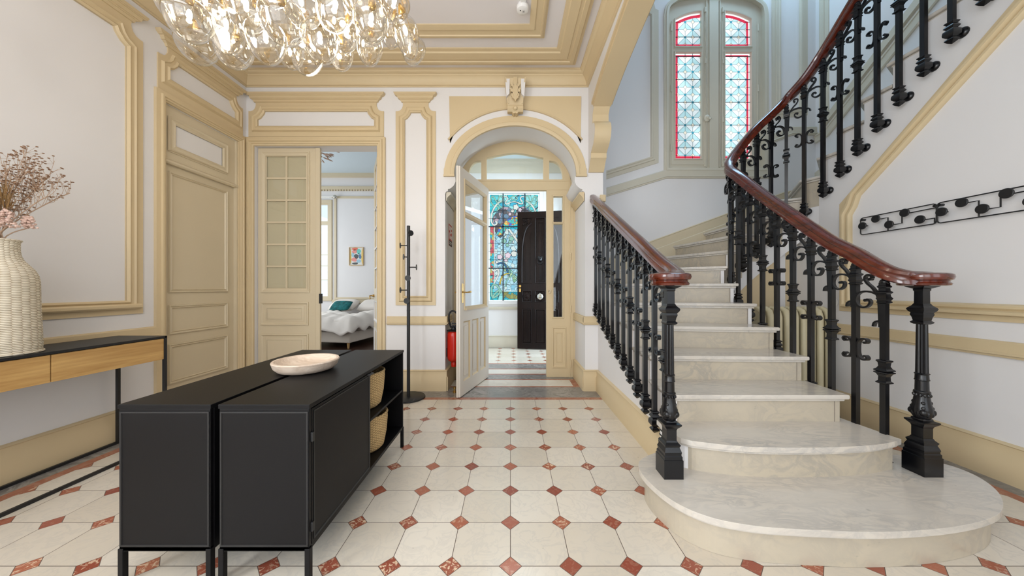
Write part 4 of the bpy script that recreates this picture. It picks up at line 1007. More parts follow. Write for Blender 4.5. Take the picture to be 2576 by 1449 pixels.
for nm, lp_ in (('lower_left_glass', Llow), ('lower_right_glass', Rlow), ('upper_left_glass', Lup), ('upper_right_glass', Rup)):
    rt = 'right' in nm; gp = MB(); gp.prism(lp_, -.060, -.064, win_); g_ = gp.build(nm, M['sg_edge'], wi)
    XX0 = W(1728.5 if not rt else 1845.2, 0)[0]; ZZ0 = W(0, 155.7 if 'lower' in nm else 48.0 if rt is False else 48.0)[1]
    if (nm, 1) and not ('grid_%d_%d' % (rt, 'lower' in nm)) in M: M['grid_%d_%d' % (rt, 'lower' in nm)] = stained_grid('leaded_diamond_glass', XX0 if 'lower' in nm else XX0, ZZ0, .1103)
    # red border inside a clear edge; the border is cut off by the meeting stile
    def ins(d_):
        cx_ = sum(p[0] for p in lp_)/len(lp_)
        xs = [p[0] for p in lp_]; xa, xb = min(xs), max(xs); out = []
        for q in inset(lp_, d_):
            x_ = q[0]
            if not rt and x_ > xb-d_-.002: x_ = xb
            if rt and x_ < xa+d_+.002: x_ = xa
            out.append((x_, q[1]))
        return out
    r_ = MB(); r_.prism(ins(.026), -.056, -.060, win_); r_.build('red_border_glass', M['sg_red'], g_)
    r_ = MB(); r_.prism(ins(.068), -.052, -.056, win_); r_.build('diamond_glass', M['grid_%d_%d' % (rt, 'lower' in nm)], g_)
    r_ = MB(); zs = [p[1] for p in lp_]; xs = [p[0] for p in lp_]; z_ = ZZ0
    zc_ = []
    zz_ = ZZ0
    while zz_ > min(zs): zz_ -= .1103
    while zz_ < max(zs)-.03:
        if zz_ > min(zs)+.02: zc_.append(zz_)
        zz_ += .1103
    xe = (min(xs), min(xs)+.066) if not rt else (max(xs)-.066, max(xs))
    for q in zc_: r_.box(xe[0], xe[1], YW+.051, YW+.057, q-.002, q+.002)
    for q in (0, 1):
        x_ = XX0+(q*.1103 if not rt else (-q)*.1103)
        for zb_ in ((min(zs), min(zs)+.066),)+(((max(zs)-.066, max(zs)),) if 'lower' in nm else ()): r_.box(x_-.002, x_+.002, YW+.051, YW+.057, zb_[0], zb_[1])
    for q in zc_[1::3]: r_.box(min(xs), max(xs), YW+.045, YW+.051, q-.0028, q+.0028)
    r_.build('leading', M['lead'], g_)
m_ = MB()
for xx in (1776, 1827-6):
    x_ = W(xx, 0)[0]; m_.tube([(x_, YW+.02, W(0, 412)[1]), (x_, YW+.02, W(0, 20)[1])], .008)
    for py_ in (412, 300, 152, 22): z_ = W(0, py_)[1]; m_.tube([(x_, YW+.02, z_-.035), (x_, YW+.02, z_+.035)], .015)
x_, z_ = W(1778, 298); m_.ball((x_, YW-.01, z_), .045, .02, .05); m_.tube([(x_, YW-.02, z_), (x_+.03, YW-.05, z_-.03)], .012); m_.ball((x_-.005, YW-.03, z_), .022, .02, .022)
m_.build('espagnolette_bolt', M['tan_grey'], wi, smooth=True)
m_ = MB()
for xx in (1691, 1910):
    for py_ in (67, 220, 370): x_, z_ = W(xx, py_); m_.tube([(x_, YW+.02, z_-.05), (x_, YW+.02, z_+.05)], .012)
m_.build('hinge', M['tan_grey'], wi, smooth=True)
# stairwell rails, skirting, panels
TG = M['tan_grey']
def PW(*a): return [W(*p) for p in a]
RL2 = [(0, 0), (0, .02), (-.014, .022), (-.02, .034), (-.03, .034), (-.036, .026), (-.11, .026), (-.122, .016), (-.122, 0)]
m_ = MB(); m_.strip(PW((1500, 503), (1675, 449.5), (1940, 449.5)), [(-o, h) for o, h in RL2], win_, False); m_.build('trim_30', TG, kind='structure', smooth=True)
m_ = MB(); m_.strip([W(1938, 362), W(1992, 341), (XO, W(0, 341)[1])], [(-o, h) for o, h in RL2], win_, False)
m_.build('trim_31', TG, kind='structure', smooth=True)
zR = W(0, 341)[1]
m_ = MB(); m_.strip([(YW, zR), (4.5, zR+.02), (1.5, zR+.02+3.0*.74)], [(-o, h) for o, h in RL2], outer_, False); m_.build('trim_32', TG, kind='structure', smooth=True)
sk = [(XP, 8*RS+.18)]
m_ = MB(); m_.strip([(XP, 1.56), W(1637, 606), W(1843, 531), (3.9, 2.62), (XO, 2.72)], [(0, 0), (0, .018), (-.012, .024), (-.02, .016), (-.13, .014), (-.14, .022), (-.5, .022), (-.5, 0)], win_, False); m_.build('trim_33', M['tan2'], kind='structure', smooth=True)
m_ = MB(); m_.strip([(YW, 2.72), (4.3, 2.86), (.9, 2.86+3.4*.74)], [(0, 0), (0, .018), (-.012, .024), (-.02, .016), (-.17, .014), (-.17, 0)], outer_, False); m_.build('trim_34', TG, kind='structure', smooth=True)
def frame2(nm, outer_poly, mp, wd=.115):
    m_ = MB(); m_.strip(outer_poly, [(0, 0), (0, .012), (wd*.45, .012), (wd*.5, .026), (wd*.72, .026), (wd*.8, .036), (wd*.95, .036), (wd, 0)], mp, True); return m_.build(nm, TG, kind='structure', smooth=True)
a_, b_ = W(1500, 459), W(1656, 410)
frame2('trim_35', [a_, b_, W(1656, 27), W(1648, 24), W(1645, 12), W(1635, 8), W(1628, -20), W(1500, -20)], win_)
frame2('trim_36', [W(1941, 301), W(2030, 290), W(2030, -140), W(1941, -140)], win_)
zb_ = W(0, 300)[1]
frame2('trim_37', [(4.45, zb_), (2.4, zb_+2.05*.74), (2.4, 6.2), (4.45, 6.2)], outer_)

# ================================================================ RAILINGS
def sweep_rail(path, width, height, mat, name, parent):
    """moulded handrail along a 3-D path"""
    sec = [(-.5, .05), (-.5, .30), (-.42, .52), (-.50, .66), (-.46, .86), (-.30, .98), (0, 1.04), (.30, .98), (.46, .86), (.50, .66), (.42, .52), (.5, .30), (.5, .05), (.34, -.02), (-.34, -.02)]
    P = [Vector(p) for p in path]; vs = []; n = len(sec)
    for i in range(len(P)):
        t_ = (P[min(len(P)-1, i+1)]-P[max(0, i-1)]); t_.normalize(); sd = Vector((t_.y, -t_.x, 0)); sd.normalize(); up = sd.cross(t_); up.normalize()
        for (a, b) in sec: vs.append(P[i]+sd*a*width+up*(b-.5)*height)
    fs = [(i*n+j, (i+1)*n+j, (i+1)*n+(j+1) % n, i*n+(j+1) % n) for i in range(len(P)-1) for j in range(n)]
    fs += [tuple(range(n)), tuple((len(P)-1)*n+j for j in reversed(range(n)))]
    m_ = MB(); m_.add(vs, fs); return m_.build(name, mat, parent, smooth=True)
def sq(prof, c_=(0, 0, 0), mb=None, chamf=0):
    mb = mb or MB(); mb.lathe([(s_*math.sqrt(.5), z) for s_, z in prof], c_, 4, PI/4); return mb
def newel(root, x, y, z0):
    n_ = bpy.data.objects.new('newel_post', None); COL.objects.link(n_); n_.parent = root; ORG[n_.name] = Vector((0, 0, 0)); n_.location = Vector((x, y, z0))-ORG[root.name]; n_.empty_display_size = .1
    B = MB(); sq([(.107, 0), (.107, .104), (.100, .106), (.100, .122), (.092, .128), (.092, .138), (.096, .145), (.086, .160), (.078, .170), (.084, .178), (.088, .184), (.066, .196), (.058, .205)], mb=B)
    B.build('plinth', M['iron'], n_)
    B = MB(); sq([(.056, .20), (.056, .262), (.062, .272), (.094, .292), (.096, .300), (.060, .306), (.056, .315)], mb=B); B.build('pedestal', M['iron'], n_)
    B = MB(); B.lathe([(r_*.52, z) for r_, z in [(.060, .312), (.078, .330), (.088, .352), (.084, .375), (.070, .40), (.060, .44), (.058, .455), (.066, .462), (.064, .47), (.054, .474), (.052, .53), (.060, .534), (.054, .54), (.052, .565), (.060, .57), (.050, .575)]], seg=16)
    for q in range(4):
        a = q*PI/2+PI/4
        for dz, rr_, ss in ((.352, .036, .018), (.375, .034, .012), (.405, .030, .010)): B.ball((rr_*math.cos(a), rr_*math.sin(a), dz), ss, ss, ss*1.1, 10, 8)
        for dd in (-.35, .35): B.ball((.038*math.cos(a+dd+PI/4), .038*math.sin(a+dd+PI/4), .345), .010, .010, .018, 8, 6)
    for q in range(12): a = q*PI/6; B.ball((.031*math.cos(a), .031*math.sin(a), .448), .007, .007, .010, 6, 5)
    B.build('leaf_bulb', M['iron'], n_, smooth=True)
    B = MB(); sd = 12; R = []
    for z_, r_ in ((.57, .0255), (.86, .0225)):
        ring = []
        for q in range(sd*2): ring.append(r_*(1.0 if q % 2 == 0 else .84))
        R.append((z_, ring))
    vs = []
    for z_, ring in R:
        for q, rr_ in enumerate(ring): a = 2*PI*q/len(ring); vs.append((rr_*math.cos(a), rr_*math.sin(a), z_))
    m2 = len(R[0][1]); B.add(vs, [(q, (q+1) % m2, m2+(q+1) % m2, m2+q) for q in range(m2)]+[tuple(range(m2)), tuple(m2+q for q in reversed(range(m2)))])
    B.build('fluted_shaft', M['iron'], n_)
    B = MB(); sq([(.044, .855), (.060, .862), (.064, .868), (.048, .876), (.054, .895), (.064, .910), (.060, .922), (.074, .930), (.084, .942), (.078, .950), (.056, .962), (.044, .975)], mb=B); B.build('capital_collar', M['iron'], n_)
    B = MB(); sq([(.042, .97), (.041, 1.045), (.048, 1.052), (.046, 1.060), (.070, 1.066), (.092, 1.074), (.098, 1.078), (.116, 1.080), (.116, 1.088)], mb=B); B.build('capital', M['iron'], n_)
    return n_
def curl(cx_, cz_, r0, r1, a0, a1, n=12): return [(cx_+(r0+(r1-r0)*i/n)*math.cos(math.radians(a0+(a1-a0)*i/n)), cz_+(r0+(r1-r0)*i/n)*math.sin(math.radians(a0+(a1-a0)*i/n))) for i in range(n+1)]
# shared pieces, built once: local +x = up the stairs, z = 0 under the rail
def scroll_mesh():
    m_ = MB(); w_, y0, y1 = .011, -.011, .011
    c1 = [tuple(p) for p in catmull([(.017, -.30), (.019, -.22), (.022, -.15), (.030, -.105), (.055, -.060), (.082, -.030), (.094, -.002), (.086, .018), (.068, .020), (.058, .006), (.066, -.006)], 5)]
    c2 = [tuple(p) for p in catmull([(.034, -.098), (.060, -.086), (.095, -.082), (.125, -.094), (.140, -.120), (.142, -.148), (.128, -.174), (.100, -.184), (.076, -.172), (.066, -.148), (.076, -.132), (.090, -.138)], 5)]
    c3 = [tuple(p) for p in catmull([(.017, -.262), (.034, -.266), (.046, -.278), (.050, -.298)], 4)]
    for c_ in (c1, c2, c3): m_.ribbon(c_, w_, y0, y1)
    for p in (c1[-1], c2[-1]): m_.tube([(p[0], y0-.001, p[1]), (p[0], y1+.001, p[1])], .009, 10)
    return m_
def cc_mesh():
    m_ = MB()
    for sg in (1, -1):
        pts_ = [(.062, .040), (.072, .052), (.066, .064), (.048, .066), (.030, .056), (.019, .034), (.017, 0), (.019, -.034), (.030, -.056), (.048, -.066), (.066, -.064), (.072, -.052), (.062, -.040), (.052, -.046)]
        m_.ribbon([(sg*p.x, p.y) for p in catmull([Vector((.052, .046))]+[Vector(p) for p in pts_], 4)], .010, -.013, .013)
    return m_
def collar_mesh():
    m_ = MB(); sq([(.030, -.075), (.052, -.070), (.054, -.064), (.038, -.056), (.036, -.030), (.050, -.014), (.066, -.008), (.064, -.002), (.048, 0), (.064, .004), (.066, .010), (.048, .018), (.036, .032), (.040, .054), (.052, .062), (.050, .068), (.030, .072)], mb=m_); return m_
def top_mesh():
    m_ = MB(); sq([(.030, -.155), (.046, -.150), (.048, -.144), (.038, -.138), (.048, -.128), (.052, -.122), (.040, -.114), (.036, -.098), (.050, -.090), (.050, -.084), (.036, -.078), (.034, -.062), (.044, -.056), (.044, -.050), (.034, -.044), (.034, -.028)], mb=m_); m_.ball((0, 0, -.024), .022, .022, .020, 12, 8); m_.tube([(0, 0, -.02), (0, 0, .02)], .010, 8); return m_
def pend_mesh(long_=False):
    m_ = MB(); sq([(.030, .155), (.050, .150), (.052, .144), (.036, .134), (.050, .122), (.056, .114), (.040, .104), (.036, .100)], mb=m_)
    sq([(.036, .102), (.058, .090), (.062, .072), (.060, .060), (.040, .046), (.024, .040), (.046, .030), (.050, .022), (.030, .008), (.004, -.004)], mb=m_)
    e = .026 if long_ else 0
    m_.tube([(0, 0, .075), (0, .030+e, .075)], .012, 10); m_.tube([(0, .022, .075), (0, .030, .075)], .018, 12)
    m_.tube([(0, .030+e, .075), (0, .037+e, .075), (0, .046+e, .075), (0, .053+e, .075)], [.014, .030, .036, .036], 16)
    return m_
tmp_parent = bpy.data.objects.new('tmp', None)
def proto_mesh(mb, name, smooth=False):
    o = mb.build(name, M['iron'], tmp_parent, smooth=smooth); me = o.data; bpy.data.objects.remove(o); return me
ORG['tmp'] = Vector((0, 0, 0))
ME = {'scroll': proto_mesh(scroll_mesh(), 'scroll', True), 'double_scroll': proto_mesh(cc_mesh(), 'double_scroll', True), 'collar': proto_mesh(collar_mesh(), 'collar'), 'top_collar': proto_mesh(top_mesh(), 'top_collar', True), 'pendant': proto_mesh(pend_mesh(), 'pendant', True), 'long_pendant': proto_mesh(pend_mesh(True), 'pendant', True)}
bpy.data.objects.remove(tmp_parent)
def sub(kind, parent, z, mirror=False):
    o = bpy.data.objects.new(kind.replace('long_', ''), ME[kind]); COL.objects.link(o); o.parent = parent; o.location = (0, 0, z)
    if mirror: o.scale = (1, -1, 1)
    return o
def baluster(root, p, ang, L_, typ, mirror, scroll=True):
    m_ = MB(); h_ = .0145; m_.box(-h_, h_, -h_, h_, -L_+.14, -.03); ORG['_b'] = Vector((0, 0, 0))
    class D: name = '_b'
    me = bpy.data.meshes.new('baluster'); me.from_pydata(m_.v, [], m_.f); me.materials.append(M['iron']); me.update()
    o = bpy.data.objects.new('baluster', me); COL.objects.link(o); o.parent = root; o.location = Vector(p)-ORG[root.name]; o.rotation_euler = (0, 0, ang)
    sub('top_collar', o, 0); sub('long_pendant' if p[2] > 2.75 else 'pendant', o, -L_, mirror)
    if scroll: sub('scroll', o, 0)
    sub('collar' if typ == 0 else 'double_scroll', o, -.565)
    return o
# left railing (hall side)
rl = empty('stair_railing', (1.01, 2.0, .185), 'shorter black iron stair railing with mahogany handrail, on the hall side', 'railing')
rz = lambda y: 1.49+.52*(y-2.312)
lpath = [tuple(p) for p in catmull([(.915, 1.860, 1.302), (.955, 1.875, 1.304), (.992, 1.93, 1.318), (1.008, 2.02, 1.352), (1.01, 2.15, 1.408), (1.01, 2.40, rz(2.40)), (1.01, 3.2, rz(3.2)), (1.01, 3.97, rz(3.97))], 8)]
sweep_rail(lpath, .085, .082, M['mahogany'], 'handrail', rl)
def cap_disc(root, x, y):
    m_ = MB(); m_.lathe([(.085, 1.262), (.100, 1.266), (.104, 1.276), (.096, 1.284), (.094, 1.290), (.108, 1.298), (.113, 1.312), (.110, 1.326), (.100, 1.333), (.06, 1.337), (.001, 1.338)], (x, y, 0), 40); return m_.build('newel_cap', M['mahogany'], root, smooth=True)
cap_disc(rl, .908, 1.852); newel(rl, .908, 1.852, .186)
for q in range(12):
    y_ = 2.115+.157*q
    baluster(rl, (1.01, y_, rz(y_)-.045), PI/2, rz(y_)-.045-(.2375+.43*(y_-2.27)), q % 2, True)
# right railing, sweeping round the well
rr_ = empty('stair_railing', (2.3, 2.0, .185), 'long black iron stair railing with mahogany handrail, winding up round the open well', 'railing')
rpath_c = [(2.40, 1.870, 1.302), (2.345, 1.862, 1.303), (2.30, 1.875, 1.308), (2.268, 1.925, 1.334), (2.256, 2.0, 1.385), (2.252, 2.12, 1.475), (2.25, 2.288, 1.585), (2.25, 2.597, 1.838), (2.25, 2.90, 2.09), (2.25, 3.178, 2.34), (2.275, 3.36, 2.485), (2.345, 3.455, 2.60), (2.478, 3.505, 2.76), (2.66, 3.52, 2.97), (2.83, 3.52, 3.129), (2.98, 3.505, 3.283), (3.10, 3.43, 3.44), (3.155, 3.31, 3.59), (3.17, 3.174, 3.725), (3.172, 2.98, 3.90), (3.172, 2.60, 4.235), (3.172, 2.0, 4.75), (3.172, 1.4, 5.27)]
KF = 3.118/3.172
rpath_c = [(x*KF, y*KF, 1.25+(z-1.25)*KF) if x > 3.05 else (x, y, z) for x, y, z in rpath_c]
RC = [p for p in catmull(rpath_c, 10)]
sweep_rail(RC, .085, .082, M['mahogany'], 'handrail', rr_)
cap_disc(rr_, 2.385, 1.872); newel(rr_, 2.378, 1.872, .186)
# posts at even spacing along the rail
start = min(range(len(RC)), key=lambda i: abs(RC[i].y-1.955)+(0 if RC[i].x < 2.3 and i > 12 else 9))
acc = 0; posts = []; nxt = 0
for i in range(start, len(RC)-1):
    seg = (Vector((RC[i+1].x, RC[i+1].y))-Vector((RC[i].x, RC[i].y))).length
    while nxt <= acc+seg:
        t_ = (nxt-acc)/seg if seg > 1e-9 else 0; p = RC[i].lerp(RC[i+1], t_); d_ = RC[i+1]-RC[i]; posts.append((p, math.atan2(d_.y, d_.x))); nxt += .1555
    acc += seg
for q, (p, an) in enumerate(posts):
    if p.y < 1.45 and q > 10: break
    L_ = 1.27 if q < 8 else 1.27+.14*min(1, (q-7)/6)
    baluster(rr_, (p.x, p.y, p.z-.045), an, L_-.02, q % 2, False)

# ================================================================ FURNITURE AND THINGS
# two black cabinets back to back
CT = .762
def cabinet(x0, x1, y0, y1, label, doors_on):
    r = empty('metal_cabinet', ((x0+x1)/2, (y0+y1)/2, 0), label, 'cabinet')
    xf = x1 if doors_on > 0 else x0; sg = doors_on; zb = .147; T = .018; ys = y0+.60
    m_ = MB(); m_.box(x0, x1, y0, y1, CT-T, CT); m_.build('top_panel', M['black'], r, bevel=.002)
    m_ = MB()
    m_.box(x0+.004, x1-.004, y0+.003, y0+T, zb, CT-T); m_.build('end_panel', M['black'], r, bevel=.002)
    m_ = MB(); m_.strip([(x0+.008, zb+.02), (x1-.008, zb+.02), (x1-.008, CT-T-.012), (x0+.008, CT-T-.012)], [(0, 0), (0, .004), (.006, .004), (.008, 0)], planefar(y0+.004)); m_.build('end_panel_seam', M['blackm'], r)
    m_ = MB(); m_.box(x0+.004, x1-.004, y1-T, y1-.003, zb, CT-T); m_.build('end_panel', M['black'], r, bevel=.002)
    xb = x0 if sg > 0 else x1
    m_ = MB(); m_.box(min(xb, xb+sg*.012), max(xb, xb+sg*.012), y0+T, y1-T, zb, CT-T); m_.build('back_panel', M['black'], r)
    m_ = MB(); m_.box(x0+.004, x1-.004, y0+.003, y1-.003, zb-.002, zb+T); m_.build('bottom_panel', M['black'], r, bevel=.002)
    m_ = MB(); m_.box(x0+.014, x1-.014, ys-.008, ys+.008, zb+T, CT-T); m_.build('divider', M['black'], r)
    m_ = MB(); m_.box(x0+.014, x1-.006, ys+.008, y1-T, .440, .456); m_.build('shelf', M['black'], r, bevel=.002)
    da, db = sorted((xf-sg*.004, xf-sg*.022))
    m_ = MB(); m_.box(da, db, y0+.022, ys-.003, zb+.016, CT-T-.006); dr = m_.build('door', M['black'], r, bevel=.002)
    m_ = MB(); m_.strip(rect(y0+.034, ys-.014, zb+.028, CT-T-.018), [(0, .0), (0, .003), (.005, .003), (.007, 0)], planeX(xf-sg*.004, sg)); m_.build('door_groove', M['blackm'], dr)
    m_ = MB(); m_.tube([(xf, ys-.05, CT-.024), (xf+sg*.016, ys-.05, CT-.024), (xf+sg*.016, ys-.008, CT-.024), (xf, ys-.008, CT-.024)], .005, 6); m_.build('handle', M['blackm'], dr)
    for zz_ in (.24, .62): MB().box(min(xf-sg*.01, xf+sg*.006), max(xf-sg*.01, xf+sg*.006), y0+.012, y0+.024, zz_-.02, zz_+.02).build('hinge', M['blackm'], dr, bevel=.002)
    for (xx, yy_) in ((x0, y0), (x1-.022, y0), (x0, y1-.022), (x1-.022, y1-.022)): MB().box(xx, xx+.022, yy_, yy_+.022, .001, zb+.01).build('leg', M['black'], r, bevel=.002)
    return r
cabinet(-1.2237, -.840, 1.355, 2.556, 'black metal cabinet with open shelves holding baskets, nearer the stairs', 1)
cabinet(-1.644, -1.2537, 1.355, 2.556, 'black metal cabinet on the left of the back-to-back pair, beside the console', -1)
def basket(x, y, z, r_, h_, label):
    k_ = empty('seagrass_basket', (x, y, z), label, 'basket', 'woven baskets in the black cabinet', local=True)
    prof = [(.001, .0), (r_*.72, .002), (r_*.84, .02), (r_*.95, h_*.45), (r_, h_*.85), (r_*.985, h_), (r_*.945, h_), (r_*.955, h_*.85), (r_*.90, h_*.45), (r_*.79, .03), (.001, .012)]
    fine = []
    for a, b in zip(prof, prof[1:]):
        for q in range(3): fine.append((a[0]+(b[0]-a[0])*q/3, a[1]+(b[1]-a[1])*q/3))
    MB().lathe(fine+[prof[-1]], seg=48, cap=False).build('basket_body', M['seagrass'], k_, smooth=True)
    m_ = MB(); m_.tube([((r_*.967)*math.cos(a), (r_*.967)*math.sin(a), h_) for a in [2*PI*i/48 for i in range(48)]], .008, 8, True); m_.build('rim', M['seagrass'], k_, smooth=True)
basket(-1.005, 2.18, .457, .150, .232, 'woven seagrass basket on the upper shelf of the black cabinet')
basket(-.995, 2.20, .166, .152, .235, 'woven seagrass basket on the bottom of the black cabinet')
b_ = empty('wooden_bowl', (-1.215, 1.93, CT+.0005), 'shallow pale wooden bowl on top of the black cabinets', 'bowl', local=True)
MB().lathe([(.001, 0), (.12, 0), (.145, .008), (.165, .028), (.175, .058), (.172, .064), (.160, .064), (.152, .045), (.13, .026), (.09, .018), (.001, .016)], seg=48, cap=False).build('bowl_body', M['bowlwood'], b_, smooth=True)

# console table
k_ = empty('console_table', (-2.965, 1.955, 0), 'black metal console table with oak drawer fronts against the left wall', 'console table')
cx0_, cx1_, cy0, cy1, cz = -3.165, -2.77, 1.30, 2.615, .866
MB().box(cx0_, cx1_, cy0, cy1, cz-.016, cz).build('tabletop', M['blackm'], k_, bevel=.001)
MB().box(cx0_+.005, cx1_-.03, cy0+.006, cy1-.006, .685, cz-.016).build('drawer_case', M['blackm'], k_)
for a, b in ((cy0+.022, 1.955), (1.961, cy1-.020)): MB().box(cx1_-.028, cx1_-.006, a, b, .68, cz-.020).build('drawer_front', M['oakfront'], k_, bevel=.0015)
for a in (cy0, cy1-.02):
    for b in (cx0_, cx1_-.02): MB().box(b, b+.02, a, a+.02, .001, cz-.002).build('leg', M['blackm'], k_, bevel=.001)
for b in (cx0_, cx1_-.02): MB().box(b, b+.02, cy0+.02, cy1-.02, .001, .020).build('floor_bar', M['blackm'], k_, bevel=.001)
MB().box(cx0_+.02, cx1_-.02, cy0, cy0+.02, .001, .020).build('floor_bar', M['blackm'], k_, bevel=.001)

# wicker vase and dried flowers
VX, VYy = -2.955, 1.86
v_ = empty('wicker_vase', (VX, VYy, cz+.0005), 'tall bottle-shaped vase of woven white wicker on the console table', 'vase', local=True)
def ripple(r_, z): return r_
prof = [(.001, .001), (.150, .001), (.156, .006), (.157, .05), (.154, .16), (.150, .28), (.148, .42), (.143, .455), (.131, .488), (.111, .518), (.093, .545), (.084, .572), (.080, .60), (.080, .64), (.083, .66), (.078, .664), (.073, .64), (.074, .59), (.085, .55), (.12, .49), (.138, .44), (.001, .42)]
fine = []
for a, b in zip(prof, prof[1:]):
    n_ = max(1, int(abs(b[1]-a[1])/.006))
    for q in range(n_):
        z_ = a[1]+(b[1]-a[1])*q/n_; fine.append((a[0]+(b[0]-a[0])*q/n_, z_))
MB().lathe(fine+[prof[-1]], seg=96, cap=False).build('vase_body', M['wicker'], v_, smooth='all')
m_ = MB()
for z_, r_, nm_ in ((.0065, .158, 'foot_rim'), (.66, .082, 'rim')):
    m_ = MB(); m_.tube([(r_*math.cos(a), r_*math.sin(a), z_) for a in [2*PI*i/56 for i in range(56)]], .006, 8, True); m_.build(nm_, M['wicker'], v_, smooth=True)
fb = empty('dried_bouquet', (VX, VYy, cz+.66), 'bouquet of dried seed sprays and pink blooms standing in the wicker vase', 'dried flowers', local=True)
random.seed(21)
def spray(i, dx, dy, top, spread, nb):
    sm = MB(); sd_ = MB()
    base = Vector((random.uniform(-.03, .03), random.uniform(-.03, .03), -.25)); tip = Vector((dx, dy, top))
    mid = Vector((dx*.25, dy*.25, top*.35))
    main = catmull([base, Vector((base.x, base.y, -.02)), mid, tip*.75+Vector((0, 0, .02)), tip], 6)
    sm.tube(main, [.0028]*len(main), 5)
    for q in range(nb):
        t_ = random.uniform(.45, 1.0); p = main[int(t_*(len(main)-1))]
        e = p+Vector((random.gauss(0, spread), random.gauss(0, spread), random.uniform(.03, .16)))
        k2 = (p+e)/2+Vector((random.gauss(0, .01), random.gauss(0, .01), -.02)); br = catmull([p, k2, e], 3); sm.tube(br, .0011, 4)
        for w_ in range(3):
            c_ = e+Vector((random.gauss(0, .016), random.gauss(0, .016), random.gauss(0, .016))); sm.tube([br[-2], c_], .0008, 3); sd_.ball(c_, .0062, .0062, .0034, 7, 5)
    st_ = sm.build('seed_spray', M['stem'], fb); tag(sd_.build('seed_heads', M['seed'], st_, smooth=True), kind='stuff')
for i, (dx, dy, tp_, sp_, nb) in enumerate([(.03, .10, .46, .030, 26), (.06, .17, .42, .034, 26), (.02, .03, .40, .03, 22), (.10, .24, .34, .035, 22), (.05, .13, .34, .03, 22), (.08, .02, .34, .034, 16), (.06, -.10, .40, .04, 14), (.12, .12, .28, .03, 14)]): spray(i, dx, dy, tp_, sp_, nb)
def plume(x, y, z, r_, h_, mat, nm, n=110):
    m_ = MB(); base = Vector((0, 0, -.25)); m_.tube(catmull([base, Vector((x*.2, y*.2, 0)), Vector((x, y, z))], 5), .003, 5); s0 = m_.build(nm+'_stem', M['stem'], fb)
    m_ = MB()
    for q in range(n):
        a = random.uniform(0, 2*PI); t_ = random.random(); c_ = Vector((x, y, z))+Vector((math.cos(a)*r_*(1-t_*.6)*random.random(), math.sin(a)*r_*(1-t_*.6)*random.random(), t_*h_))
        if nm == 'bloom': m_.ball(c_, random.uniform(.004, .010), random.uniform(.004, .010), random.uniform(.003, .008), 7, 5)
        else: m_.tube([c_, c_+Vector((math.cos(a)*.02, math.sin(a)*.02, .05+.05*random.random()))], [.0012, .0004], 3)
    m_.build(nm, mat, s0, smooth=True)
plume(.04, -.07, .16, .05, .10, M['pink'], 'bloom'); plume(.09, -.02, .07, .055, .10, M['pink'], 'bloom'); plume(.02, -.16, .10, .06, .12, M['pink'], 'bloom'); plume(.10, .06, .08, .04, .07, M['pink'], 'bloom')
plume(.05, .0, .17, .03, .12, M['pampas'], 'grass_head', 120); plume(.02, -.04, .20, .025, .12, M['pampas'], 'grass_head', 90)

# coat stand
CXs, CYs = -1.158, 3.68
k_ = empty('coat_stand', (CXs, CYs, .001), 'slim black metal coat stand with round pegs beside the arch', 'coat stand', local=True)
MB().lathe([(.001, 0), (.182, 0), (.186, .006), (.184, .016), (.178, .020), (.02, .022), (.001, .022)], seg=48, cap=False).build('base', M['blackm'], k_, smooth=True)
MB().tube([(0, 0, .02), (0, 0, 1.955)], .0185, 20).build('pole', M['blackm'], k_, smooth=True)
MB().tube([(0, 0, .985), (0, 0, 1.0)], .0195, 20).build('pole_joint', M['blackm'], k_, smooth=True)
for z_, a_, L_ in ((1.865, -50, .06), (1.73, 188, .085), (1.60, -150, .05), (1.485, 8, .085), (1.36, -80, .05), (1.225, 185, .085), (1.105, -95, .05)):
    a_ = math.radians(a_); dv = Vector((math.cos(a_), math.sin(a_), 0)); m_ = MB(); m_.tube([dv*.01+Vector((0, 0, z_)), dv*L_+Vector((0, 0, z_))], .006, 8); pg = m_.build('peg', M['blackm'], k_, smooth=True)
    MB().tube([dv*L_+Vector((0, 0, z_)), dv*(L_+.007)+Vector((0, 0, z_))], .032, 24).build('peg_disc', M['blackm'], pg, smooth=True)

# fire extinguisher hung on the reveal, and its sign
ex_, ey_ = -.708, 4.045
k_ = empty('fire_extinguisher', (ex_, ey_, .30), 'red fire extinguisher with black hose behind the open glazed door leaf', 'fire extinguisher', local=True)
MB().lathe([(.001, .03), (.04, .032), (.066, .05), (.078, .08), (.080, .12), (.080, .36), (.074, .395), (.055, .42), (.03, .432), (.001, .434)], seg=28, cap=False).build('cylinder', M['red'], k_, smooth=True)
MB().lathe([(.03, -.03), (.034, .0), (.03, .04)], seg=16).build('foot_ring', M['red'], k_)
m_ = MB(); m_.lathe([(.084, .415), (.086, .425), (.03, .435), (.026, .46), (.03, .47), (.001, .475)], seg=20); m_.box(-.02, .09, -.012, .012, .470, .484); m_.box(-.02, .08, -.012, .012, .50, .512); m_.build('valve', M['rubber'], k_)
m_ = MB(); m_.tube(catmull([(-.03, -.02, .46), (-.055, -.03, .56), (-.045, -.03, .64), (-.0, -.03, .665), (.045, -.03, .63), (.055, -.03, .54), (.03, -.03, .46)], 6), .011, 10); m_.build('hose', M['rubber'], k_, smooth=True)
MB().box(-.087, -.076, -.03, .03, .10, .20).build('wall_bracket', M['rubber'], k_)
k_ = empty('fire_sign', (-.79, 4.26, 1.80), 'small red and white fire instruction sign on the side of the arch opening', 'sign')
rv = planeX(-.795, 1)
MB().prism(rect(4.17, 4.38, 1.80, 2.08), 0.001, .004, rv).build('sign_plate', M['red_print'], k_)
MB().prism(rect(4.17, 4.38, 1.80, 1.875), .004, .005, rv).build('dark_strip', M['rubber'], k_)
m_ = MB()
